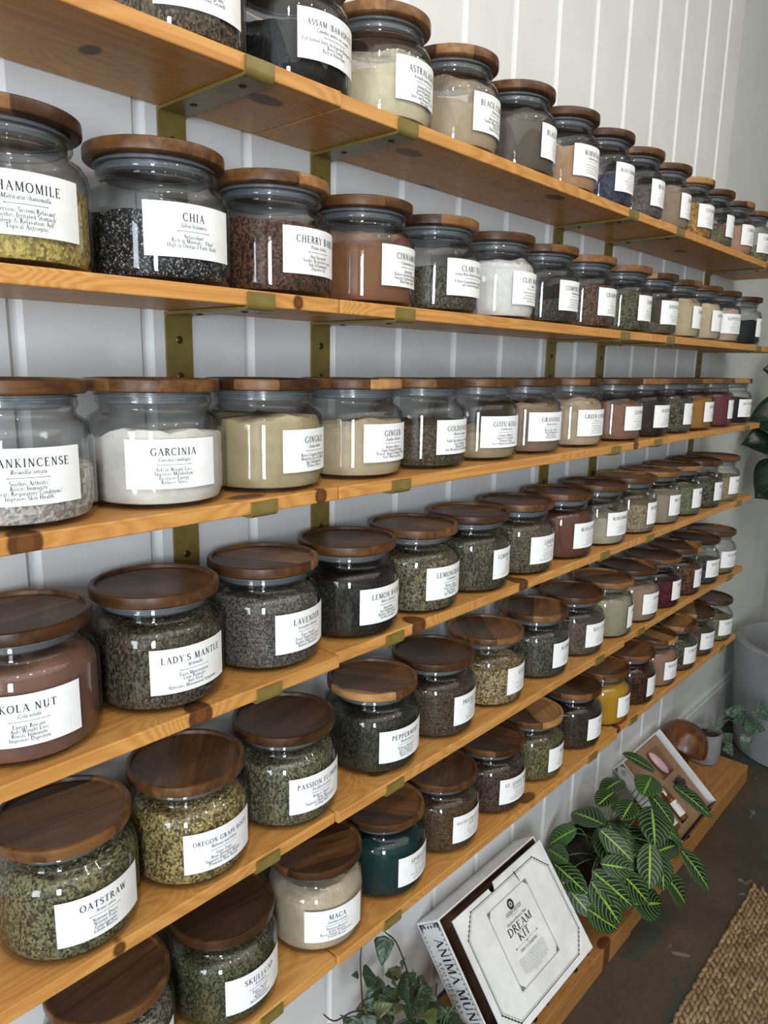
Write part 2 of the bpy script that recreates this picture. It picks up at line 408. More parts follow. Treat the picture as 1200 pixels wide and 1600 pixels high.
# ------------------------------------------------------------------ lettering: an own old-style serif
T, t_ = 0.155, 0.068
def _I(x, y0=0, y1=1, w=T, s=0.29): return [('V', x, y0, y1, w), ('S', x, y0, s), ('S', x, y1, s)]
G = {}
def gl(ch, adv, *strokes):
    L = []
    for s in strokes:
        if isinstance(s, list): L += s
        else: L.append(s)
    G[ch] = (adv, L)
h = 90
gl('A', .76, ('D', .10, 0, .40, 1, t_), ('D', .37, 1, .68, 0, T), ('H', .2, .56, .36), ('S', .1, 0, .22), ('S', .68, 0, .26))
gl('B', .64, _I(.16), ('A', .18, .755, .30, .235, -h, h), ('A', .18, .27, .36, .26, -h, h))
gl('C', .74, ('A', .42, .5, .34, .49, 48, 318), ('V', .66, .70, .93, .05))
gl('D', .80, _I(.16), ('A', .2, .5, .50, .485, -h, h), ('H', .16, .22, .98), ('H', .16, .22, .02))
gl('E', .64, _I(.16), ('H', .16, .54, .98), ('H', .16, .44, .52), ('H', .16, .58, .02), ('V', .54, .80, 1, .05), ('V', .58, 0, .20, .05), ('V', .44, .42, .62, .04))
gl('F', .58, _I(.16), ('H', .16, .54, .98), ('H', .16, .44, .52), ('V', .54, .80, 1, .05), ('V', .44, .42, .62, .04))
gl('G', .82, ('A', .43, .5, .35, .49, 48, 318), ('V', .67, .72, .93, .05), ('V', .69, .08, .42, T * .9), ('S', .69, .42, .26))
gl('H', .84, _I(.17), _I(.67), ('H', .17, .67, .52))
gl('I', .34, _I(.17))
gl('J', .38, ('V', .2, .05, 1, T), ('S', .2, 1, .29), ('A', .05, .02, .16, .2, -80, 5))
gl('K', .74, _I(.16), ('D', .22, .48, .58, 1, t_), ('D', .28, .54, .64, 0, T), ('S', .58, 1, .22), ('S', .64, 0, .24))
gl('L', .60, _I(.16), ('H', .16, .55, .02), ('V', .55, 0, .22, .05))
gl('M', .96, ('V', .16, 0, 1, t_ * 1.2), ('D', .20, 1, .48, .04, T), ('D', .48, .04, .76, 1, t_), ('V', .80, 0, 1, T), ('S', .15, 0, .24), ('S', .80, 0, .28), ('S', .13, 1, .16), ('S', .84, 1, .18))
gl('N', .82, ('V', .17, 0, 1, t_ * 1.2), ('D', .18, 1, .64, 0, T), ('V', .66, 0, 1, t_ * 1.2), ('S', .17, 0, .24), ('S', .66, 1, .24), ('S', .13, 1, .14))
gl('O', .82, ('A', .41, .5, .345, .49, 0, 360))
gl('P', .60, _I(.16), ('A', .18, .73, .33, .25, -h, h))
gl('Q', .82, ('A', .41, .5, .345, .49, 0, 360), ('D', .45, .05, .78, -.2, T))
gl('R', .70, _I(.16), ('A', .18, .74, .31, .24, -h, h), ('D', .34, .5, .62, 0, T), ('S', .63, 0, .22))
gl('S', .56, ('A', .28, .745, .19, .235, 40, 250), ('A', .28, .265, .21, .245, -130, 110), ('D', .17, .58, .37, .42, T), ('V', .455, .75, .95, .05), ('V', .08, .06, .27, .05))
gl('T', .68, _I(.34), ('H', .04, .64, .98), ('V', .05, .78, 1, .05), ('V', .63, .78, 1, .05))
gl('U', .80, ('V', .17, .32, 1, T), ('S', .17, 1, .28), ('V', .64, .32, 1, t_ * 1.2), ('S', .64, 1, .24), ('A', .405, .33, .235, .32, 180, 360))
gl('V', .76, ('D', .10, 1, .39, 0, T), ('D', .39, 0, .66, 1, t_), ('S', .1, 1, .28), ('S', .66, 1, .24))
gl('W', 1.06, ('D', .09, 1, .35, 0, T), ('D', .35, 0, .53, .95, t_), ('D', .50, 1, .74, 0, T), ('D', .74, 0, .97, 1, t_), ('S', .09, 1, .26), ('S', .5, 1, .22), ('S', .97, 1, .22))
gl('X', .74, ('D', .1, 1, .62, 0, T), ('D', .12, 0, .6, 1, t_), ('S', .1, 1, .24), ('S', .6, 1, .22), ('S', .12, 0, .22), ('S', .63, 0, .24))
gl('Y', .70, ('D', .08, 1, .36, .46, T), ('D', .36, .46, .62, 1, t_), ('V', .36, 0, .48, T), ('S', .36, 0, .29), ('S', .08, 1, .24), ('S', .62, 1, .22))
gl('Z', .66, ('H', .08, .58, .98), ('H', .06, .60, .02), ('D', .08, .03, .56, .97, T), ('V', .09, .8, 1, .05), ('V', .58, 0, .2, .05))
X = .60; tw = .11; q = .055
def _i(x, y1=X): return [('V', x, 0, y1, tw), ('S', x, 0, .2), ('D', x - .1, y1 - .07, x, y1, .03)]
gl('a', .46, ('V', .34, .04, .42, tw), ('A', .22, .40, .13, .17, 5, 150, tw, q), ('A', .22, .16, .14, .15, 70, 330, tw, q), ('H', .34, .44, .03))
gl('b', .54, ('V', .12, 0, 1.0, tw), ('A', .27, .29, .18, .28, 0, 360, tw, q))
gl('c', .44, ('A', .25, .29, .18, .28, 45, 315, tw, q))
gl('d', .54, ('V', .40, 0, 1.0, tw), ('A', .25, .29, .18, .28, 0, 360, tw, q), ('H', .4, .5, .02))
gl('e', .45, ('A', .24, .29, .18, .28, 0, 310, tw, q), ('H', .08, .40, .32))
gl('f', .32, ('V', .14, 0, .82, tw), ('S', .14, 0, .2), ('A', .28, .82, .14, .16, 60, 180, tw, q), ('H', .03, .3, .56))
gl('g', .48, ('A', .22, .36, .15, .21, 0, 360, tw, q), ('A', .23, -.10, .19, .17, 0, 360, tw, q), ('D', .1, .1, .2, .17, .04), ('H', .33, .46, .53))
gl('h', .54, ('V', .12, 0, 1.0, tw), ('S', .12, 0, .2), ('A', .26, .38, .15, .19, 0, 160, tw, q), ('V', .41, 0, .40, tw), ('S', .41, 0, .2))
gl('i', .26, _i(.13), ('A', .13, .80, .03, .035, 0, 360, .06, .06))
gl('j', .24, ('V', .13, -.15, X, tw), ('A', .03, -.15, .1, .12, -90, 0, tw, q), ('A', .13, .80, .03, .035, 0, 360, .06, .06))
gl('k', .52, ('V', .12, 0, 1.0, tw), ('S', .12, 0, .2), ('D', .16, .28, .38, .56, q), ('D', .2, .33, .44, 0, tw), ('S', .44, 0, .16))
gl('l', .26, ('V', .13, 0, 1.0, tw), ('S', .13, 0, .22))
gl('m', .80, _i(.12), ('A', .25, .38, .14, .19, 0, 160, tw, q), ('V', .39, 0, .40, tw), ('S', .39, 0, .18), ('A', .53, .38, .14, .19, 0, 160, tw, q), ('V', .67, 0, .40, tw), ('S', .67, 0, .18))
gl('n', .54, _i(.12), ('A', .26, .38, .15, .19, 0, 160, tw, q), ('V', .41, 0, .40, tw), ('S', .41, 0, .2))
gl('o', .50, ('A', .25, .29, .18, .28, 0, 360, tw, q))
gl('p', .54, ('V', .12, -.3, X, tw), ('S', .12, -.3, .2), ('A', .27, .29, .18, .28, 0, 360, tw, q))
gl('q', .54, ('V', .40, -.3, X, tw), ('S', .4, -.3, .2), ('A', .25, .29, .18, .28, 0, 360, tw, q))
gl('r', .38, _i(.12), ('A', .27, .40, .13, .17, 40, 165, tw, q))
gl('s', .38, ('A', .19, .43, .11, .13, 30, 250, tw * .8, q), ('A', .19, .15, .13, .14, -140, 100, tw * .8, q))
gl('t', .32, ('V', .14, .1, .76, tw), ('H', .03, .3, .56), ('A', .24, .12, .10, .12, 180, 300, tw, q))
gl('u', .54, ('V', .12, .17, X, tw), ('A', .26, .19, .14, .19, 180, 340, tw, q), ('V', .41, 0, X, tw), ('H', .41, .5, .02))
gl('v', .48, ('D', .05, X, .24, 0, tw), ('D', .24, 0, .42, X, q), ('S', .05, X, .16), ('S', .42, X, .14))
gl('w', .72, ('D', .05, X, .22, 0, tw), ('D', .22, 0, .36, X, q), ('D', .34, X, .5, 0, tw), ('D', .5, 0, .66, X, q))
gl('x', .48, ('D', .06, X, .40, 0, tw), ('D', .06, 0, .38, X, q))
gl('y', .48, ('D', .05, X, .24, .02, tw), ('D', .12, -.3, .42, X, q), ('S', .05, X, .16), ('S', .42, X, .14))
gl('z', .44, ('H', .05, .38, .55), ('H', .05, .4, .02), ('D', .06, .02, .36, .56, tw))
gl('.', .22, ('A', .1, .05, .035, .04, 0, 360, .07, .07)); gl(',', .22, ('D', .06, -.14, .11, .08, .06))
gl("'", .20, ('D', .08, .72, .11, 1, .06)); gl('-', .36, ('H', .06, .30, .32, .05)); gl('+', .5, ('H', .08, .42, .3, .04), ('V', .25, .12, .48, .04))
gl('*', .24, ('H', .04, .2, .86, .05), ('D', .06, .76, .18, .96, .05), ('D', .06, .96, .18, .76, .05))
gl('(', .34, ('A', .36, .42, .24, .66, 115, 245, .09, .03)); gl(')', .34, ('A', -.02, .42, .24, .66, -65, 65, .09, .03))
gl('&', .74, ('A', .3, .75, .15, .22, -30, 260, .1, .04), ('A', .28, .25, .22, .25, 100, 330, .1, .04), ('D', .22, .65, .6, 0, .1), ('D', .46, .1, .62, .5, .04))
gl('3', .5, ('A', .22, .72, .16, .22, -80, 150), ('A', .22, .27, .20, .25, -150, 80))
gl(' ', .30)

class Ink:
    """2-D lettering and rules, kept as quads until mapped on to a surface"""
    def __init__(s): s.q = []
    def quad(s, a, b, c, d): s.q.append((a, b, c, d))
    def rect(s, x0, y0, x1, y1, nx=1):
        for i in range(nx):
            a = x0 + (x1 - x0) * i / nx; b = x0 + (x1 - x0) * (i + 1) / nx
            s.quad((a, y0), (b, y0), (b, y1), (a, y1))
    def line(s, x0, y0, x1, y1, w):
        dx, dy = x1 - x0, y1 - y0; L = math.hypot(dx, dy) or 1; nx, ny = -dy / L * w / 2, dx / L * w / 2
        s.quad((x0 - nx, y0 - ny), (x1 - nx, y1 - ny), (x1 + nx, y1 + ny), (x0 + nx, y0 + ny))
    def ring(s, cx, cy, r0, r1, n=24):
        for i in range(n):
            a, b = 2 * pi * i / n, 2 * pi * (i + 1) / n
            s.quad((cx + r0 * cos(a), cy + r0 * sin(a)), (cx + r1 * cos(a), cy + r1 * sin(a)), (cx + r1 * cos(b), cy + r1 * sin(b)), (cx + r0 * cos(b), cy + r0 * sin(b)))
    def width(s, txt, size, track=0.0): return sum(G[c][0] + track for c in txt) * size - track * size
    def text(s, txt, x, y, size, italic=0.0, track=0.0, align='c', sx=1.0, seg=6):
        W = s.width(txt, size, track) * sx
        if align == 'c': x -= W / 2
        P = lambda px, py: (x + (px + italic * py) * size * sx, y + py * size)
        for c in txt:
            adv, st = G[c]
            for k in st:
                if k[0] == 'V':
                    _, px, y0, y1, wd = k; s.quad(P(px - wd / 2, y0), P(px + wd / 2, y0), P(px + wd / 2, y1), P(px - wd / 2, y1))
                elif k[0] == 'S':
                    _, px, py, L = k; d = 0.02
                    s.quad(P(px - L / 2, py - d), P(px + L / 2, py - d), P(px + L / 2, py + d), P(px - L / 2, py + d))
                elif k[0] == 'H':
                    x0, x1, py = k[1:4]; d = (k[4] if len(k) > 4 else t_) / 2
                    s.quad(P(x0, py - d), P(x1, py - d), P(x1, py + d), P(x0, py + d))
                elif k[0] == 'D':
                    _, x0, y0, x1, y1, wd = k
                    if y0 > y1: x0, y0, x1, y1 = x1, y1, x0, y0
                    s.quad(P(x0 - wd / 2, y0), P(x0 + wd / 2, y0), P(x1 + wd / 2, y1), P(x1 - wd / 2, y1))
                else:
                    cx, cy, rx, ry, a0, a1 = k[1:7]; wM, wm = (k[7], k[8]) if len(k) > 7 else (T, t_)
                    n = max(3, int(seg * abs(a1 - a0) / 180)); pr = None
                    for i in range(n + 1):
                        a = math.radians(a0 + (a1 - a0) * i / n); hw = (wm + (wM - wm) * abs(cos(a))) / 2
                        cur = (P(cx + (rx - hw) * cos(a), cy + (ry - hw) * sin(a)), P(cx + (rx + hw) * cos(a), cy + (ry + hw) * sin(a)))
                        if pr: s.quad(pr[0], pr[1], cur[1], cur[0])
                        pr = cur
            adv_x = (adv + track) * size * sx; x += adv_x
        return W
    def squiggle(s, x, y, wtot, size, r):
        """a line too small to read in the photo: word-length rows of short strokes"""
        px = x - wtot / 2
        while px < x + wtot / 2 - size * 0.3:
            for _ in range(r.randint(3, 9)):
                hgt = size * (1.0 if r.random() < 0.25 else 0.6); wd = size * 0.10
                s.quad((px, y), (px + wd, y), (px + wd, y + hgt), (px, y + hgt))
                s.quad((px, y + hgt * 0.8), (px + size * 0.3, y + hgt * 0.8), (px + size * 0.3, y + hgt * 0.8 + size * .07), (px, y + hgt * 0.8 + size * .07)) if r.random() < 0.5 else s.quad((px, y), (px + size * 0.3, y), (px + size * 0.3, y + size * .07), (px, y + size * .07))
                px += size * 0.40
                if px > x + wtot / 2: break
            px += size * 0.3
    def into(s, mb, fn, mi):
        vs = []; fs = []
        for qd in s.q:
            b = len(vs); vs += [fn(*p) for p in qd]; fs.append((b, b + 1, b + 2, b + 3))
        mb.add(vs, fs, mi)

# ------------------------------------------------------------------ jars
RB, RI, RN, RL = 0.0830, 0.0802, 0.0655, 0.0795
def jar_mesh():
    outp = [(0.0005, 0.0), (0.070, 0.0), (0.0765, 0.0012), (0.0805, 0.0045), (0.0826, 0.011), (RB, 0.020), (RB, 0.084), (0.0825, 0.091),
            (0.0805, 0.0985), (0.0765, 0.1045), (0.0705, 0.1085), (0.0672, 0.1105), (RN, 0.1135), (RN, 0.1165), (0.0672, 0.119), (0.0685, 0.1215),
            (0.0685, 0.1245), (0.0672, 0.1275), (0.0665, 0.131)]
    inp = [(0.0632, 0.131), (0.0632, 0.1115), (0.0660, 0.1075), (0.0730, 0.1028), (0.0775, 0.0965), (0.0797, 0.0895), (RI, 0.083), (RI, 0.016), (0.0785, 0.008), (0.074, 0.0052), (0.0005, 0.0048)]
    b = MB(); b.lathe(outp, 56); b.lathe([outp[-1]] + inp, 56, mi=1); return b.mesh('jar_body', [M_GLASS, M_GLASSIN], True)
def lid_mesh():
    p = [(0.0005, 0.1335), (0.074, 0.1335), (0.0775, 0.1340), (0.0792, 0.1355), (RL, 0.138), (RL, 0.1455), (0.0790, 0.1480), (0.0775, 0.1490), (0.0745, 0.1490),
         (0.0730, 0.1484), (0.0724, 0.1464), (0.0718, 0.1442), (0.0706, 0.1436), (0.0005, 0.1436)]
    b = MB(); b.lathe([(r, z - 0.1335) for r, z in p], 64); return b.mesh('lid', M_LID, True)
def gasket_mesh():
    p = [(0.0655, -0.0002), (0.0655, -0.0022), (0.0690, -0.0026), (0.0690, -0.0044), (0.0672, -0.0048), (0.0625, -0.0050), (0.0625, -0.0120), (0.0640, -0.0126), (0.0600, -0.0150)]
    b = MB(); b.lathe(p, 48); return b.mesh('gasket', M_GASKET, True)
JAR, LID, GASK = jar_mesh(), lid_mesh(), gasket_mesh()
LW, LH, LZ = 0.1100, 0.0570, 0.0262

def label_mesh(title, latin, lines, seed, detail):
    r = random.Random(seed); ink = Ink(); cy = LZ + LH
    size = 0.0084; tr = 0.14; W = ink.width(title, size, tr)
    if W > 0.086: size *= max(0.68, 0.086 / W)
    W = ink.width(title, size, tr); ink.text(title, 0, cy - 0.0184, size, track=tr, sx=min(1, 0.096 / W), seg=8)
    if latin and detail: ink.text(latin, 0, cy - 0.0252, 0.0044, italic=0.22, track=0.03, seg=4)
    else: ink.squiggle(0, cy - 0.0252, 0.026, 0.0030, r)
    ink.rect(-0.019, cy - 0.02935, 0.019, cy - 0.0289, 8); ink.ring(-0.019, cy - 0.0291, 0, 0.0006, 8); ink.ring(0.019, cy - 0.0291, 0, 0.0006, 8)
    y = cy - 0.0366
    if lines and detail:
        for L in lines:
            W = ink.width(L, 0.0044, 0.05); ink.text(L, 0, y, 0.0044, track=0.05, sx=min(1, 0.1 / W), seg=4); y -= 0.0049
    else:
        for i in range(4):
            ink.squiggle(0, y, r.uniform(0.03, 0.062), 0.0033, r); y -= 0.0049
    b = MB(); n = 22; R = RB + 0.0005
    fn = lambda R: (lambda u, v: (R * sin(u / RB), -R * cos(u / RB), v))
    f = fn(R); vs = []; fs = []
    for i in range(n + 1):
        u = -LW / 2 + LW * i / n; vs += [f(u, LZ), f(u, LZ + LH)]
        if i: fs.append((2 * i - 2, 2 * i, 2 * i + 1, 2 * i - 1))
    b.add(vs, fs, 0); ink.into(b, fn(R + 0.0003), 1)
    return b.mesh('paper_label', [M_PAPER, M_INK])

def grain_mat(name, c, kind, det=2):
    c = tuple(x * (0.88 if kind == 'powder' else 0.82) for x in c)
    m, nt, out = new_mat(name); g = NT(nt)
    v = g.coords()
    geo = g.n('NewGeometry'); isl = geo.outputs['Random Per Island']
    cc = [(max(0, x * f)) for f in (0.12,) for x in c]; d1 = tuple(cc); l1 = tuple(min(0.9, x * 2.3 + 0.02) for x in c)
    if kind == 'powder':
        f = g.noise(v, 45, 4, 0.6); f2 = g.noise(v, 420, 2, 0.6)
        col = g.ramp(g.math('ADD', g.math('MULTIPLY', f, 0.7), g.math('MULTIPLY', f2, 0.3)), [(0.3, tuple(x * 0.8 for x in c)), (0.7, tuple(min(.92, x * 1.12) for x in c))])
        g.bsdf(out, col, 0.9, g.bump(f2, 0.3, 0.001), 0, 0.1)
    else:
        sc = {'fine': 640, 'seed': 700, 'leaf': 520, 'chip': 400, 'bud': 330, 'lump': 240}[kind] * (0.62 if det == 0 else 1)
        st = g.n('Mapping'); g.link(v, st.inputs[0]); st.inputs['Scale'].default_value = (1, 1, 0.8) if kind != 'leaf' else (1.0, 1.0, 0.55)
        nz = g.n('TexNoise'); g.link(v, nz.inputs['Vector']); nz.inputs['Scale'].default_value = 90
        vm = g.n('VectorMath', operation='MULTIPLY_ADD'); g.link(nz.outputs['Color'], vm.inputs[0]); vm.inputs[1].default_value = (0.004, 0.004, 0.004) if kind != 'lump' else (0.009, 0.009, 0.009); g.link(st.outputs[0], vm.inputs[2])
        vo = g.n('TexVoronoi', feature='F1'); g.link(vm.outputs[0], vo.inputs['Vector']); vo.inputs['Scale'].default_value = sc
        sp = g.n('SeparateColor'); g.link(vo.outputs['Color'], sp.inputs[0])
        f = g.math('ADD', g.math('MULTIPLY', sp.outputs[0], 0.45), g.math('MULTIPLY', isl, 0.55)) if kind not in ('seed', 'lump') else sp.outputs[0]
        if kind == 'seed': stops = [(0.40, d1), (0.70, c), (0.86, l1), (0.95, (0.42, 0.42, 0.42))]
        elif kind == 'lump': stops = [(0.1, tuple(x * .6 for x in c)), (0.5, c), (0.9, tuple(min(.8, x * 1.5) for x in c))]
        else: stops = [(0.14, d1), (0.46, tuple(x * .8 for x in c)), (0.70, tuple(x * 1.25 for x in c)), (0.90, l1)]
        col = g.ramp(f, stops)
        g.bsdf(out, col, 0.75, g.bump(vo.outputs['Distance'], 0.6, 0.0015), 0, 0.2)
    return m
def dust_mat(name, c):
    m, nt, out = new_mat(name); g = NT(nt)
    d = g.n('BsdfDiffuse'); d.inputs[0].default_value = (*c, 1); t = g.n('BsdfTransparent')
    v = g.coords((1, 1, 1.0)); f = g.noise(v, 34, 5, 0.75)
    sz = g.n('SeparateXYZ'); g.link(g.coords(kind='Generated'), sz.inputs[0])
    a = g.n('MapRange'); g.link(f, a.inputs[0]); a.inputs[1].default_value = 0.42; a.inputs[2].default_value = 0.62; a.inputs[3].default_value = 0.30; a.inputs[4].default_value = 0.62
    mx = g.n('MixShader'); g.link(a.outputs[0], mx.inputs[0]); g.link(t.outputs[0], mx.inputs[1]); g.link(d.outputs[0], mx.inputs[2]); g.link(mx.outputs[0], out.inputs[0])
    return m

def contents(name, kind, c, fill, detail, dust, seed, slope=0.0):
    r = random.Random(seed); b = MB(); R = RI - 0.0008
    n = 56; ph = [r.uniform(0, 6.28) for _ in range(6)]
    amp = 0.0035 if kind == 'powder' else 0.002
    sl_a = r.uniform(-2.6, -0.6)
    def top(x, y):
        a = math.atan2(y, x); q = math.hypot(x, y) / R
        return fill + q * amp * (sin(2 * a + ph[0]) + 0.7 * sin(5 * a + ph[1]) + 0.4 * sin(11 * a + ph[2]) + 0.35 * sin(23 * a + ph[4])) + slope * (x * cos(sl_a) + y * sin(sl_a)) / R + 0.004 * (1 - q * q)
    def rad(z):
        if z < 0.016: return R - (0.016 - z) * 0.35 - 0.0009
        if z > 0.0895: return R - 0.0011 - max(0.0, z - 0.0895) * 0.42 - max(0, z - 0.0985) * 0.9
        if z > 0.080: return R - (z - 0.080) * 0.11
        return R
    vs = []; fs = []
    zs = [0.0062, 0.010, 0.0165, 0.03, 0.05, 0.075, 0.09]
    zs = [z for z in zs if z < fill - 0.012]
    for z in zs:
        for i in range(n):
            a = 2 * pi * i / n; vs.append((rad(z) * cos(a), rad(z) * sin(a), z))
    rings = [1.0, 0.98, 0.85, 0.65, 0.42, 0.2]
    for qf in rings:
        for i in range(n):
            a = 2 * pi * i / n; x, y = R * qf * cos(a), R * qf * sin(a); z = min(top(x, y), 0.108)
            kf = rad(z) / R; vs.append((x * kf, y * kf, z - (0.0 if qf < 1 else 0.0008)))
    L = len(zs) + len(rings)
    for j in range(L - 1):
        for i in range(n):
            k = (i + 1) % n; fs.append((j * n + i, j * n + k, (j + 1) * n + k, (j + 1) * n + i))
    fs.append(tuple((L - 1) * n + i for i in range(n))); fs.append(tuple(reversed(range(n))))
    b.add(vs, fs, 0)
    spec = {'leaf': (0.0044, 0.0015), 'chip': (0.0062, 0.0016), 'bud': (0.0052, 0.0044), 'fine': (0.0030, 0.0010), 'seed': (0.0013, 0.0010)}.get(kind)
    if spec:
        N = int({0: 420, 1: 1000, 2: 2600}[detail] * min(1.0, fill / 0.09) * (0.8 if kind == 'bud' else 1))
        for _ in range(N):
            l, wd = spec[0] * r.uniform(0.45, 1.35), spec[1] * r.uniform(0.5, 1.3)
            if r.random() < 0.74:
                a = r.uniform(0, 2 * pi); z = r.uniform(0.010, max(0.013, fill - 0.001)); rr = rad(z) - 0.0010
                p = Vector((rr * cos(a), rr * sin(a), z)); nrm = Vector((cos(a), sin(a), 0)); lim = 0.28
            else:
                a = r.uniform(0, 2 * pi); qd = math.sqrt(r.random()) * 0.93; x, y = R * qd * cos(a), R * qd * sin(a)
                zz = min(top(x, y), 0.107); kf = (rad(zz) - 0.003) / R; p = Vector((x * kf, y * kf, zz + 0.0008)); nrm = Vector((0, 0, 1)); lim = 0.8
            nrm = (nrm + Vector((r.uniform(-lim, lim), r.uniform(-lim, lim), r.uniform(-lim, lim)))).normalized()
            ta = nrm.cross(Vector((0.3, 0.5, 0.81))).normalized(); tb = nrm.cross(ta); an = r.uniform(0, 2 * pi)
            d1 = ta * cos(an) + tb * sin(an); d2 = nrm.cross(d1)
            if kind == 'bud':
                q_ = r.uniform(0.0016, 0.0030); p = p - nrm * (q_ * 0.9)
                if math.hypot(p.x, p.y) + q_ < rad(max(0.008, p.z)) + 0.0003 and p.z > 0.008:
                    b.lathe([(q_ * sin(pi * t / 4 + .02), -q_ * cos(pi * t / 4)) for t in range(5)], 6, p)
                continue
            pts = [p - d1 * l / 2, p + d2 * wd / 2 + nrm * 0.0004, p + d1 * l / 2, p - d2 * wd / 2]
            ok = all(math.hypot(v.x, v.y) < rad(max(0.006, v.z)) + 0.0004 and v.z > 0.006 for v in pts)
            if ok: b.add(pts, [(0, 1, 2, 3)], 0)
    mats = [grain_mat(name + '_grain', c, kind, detail)]
    if dust:
        mats.append(dust_mat(name + '_dust', tuple(min(0.8, x * 1.05 + 0.02) for x in c)))
        vs = []; fs = []; zz = [fill - 0.006 + (dust - fill + 0.006) * i / 4 for i in range(5)]
        for z in zz:
            for i in range(n):
                a = 2 * pi * i / n; q2 = rad(z) + 0.0003
                vs.append((q2 * cos(a), q2 * sin(a), z if z < zz[-1] else z + 0.003 * sin(3 * a + ph[3]) + 0.002 * sin(8 * a + ph[4])))
        for j in range(4):
            for i in range(n):
                k = (i + 1) % n; fs.append((j * n + i, j * n + k, (j + 1) * n + k, (j + 1) * n + i))
        b.add(vs, fs, 1)
    return b.mesh(name, mats, kind in ('powder', 'bud'))

NOUN = {'lump': 'resin_pieces', 'powder': 'herb_powder', 'fine': 'cut_herb', 'seed': 'seeds', 'leaf': 'dried_leaves', 'chip': 'bark_chips', 'bud': 'dried_flowers'}
CATN = {'lump': 'resin', 'powder': 'powder', 'fine': 'herbs', 'seed': 'seeds', 'leaf': 'herbs', 'chip': 'bark', 'bud': 'flowers'}
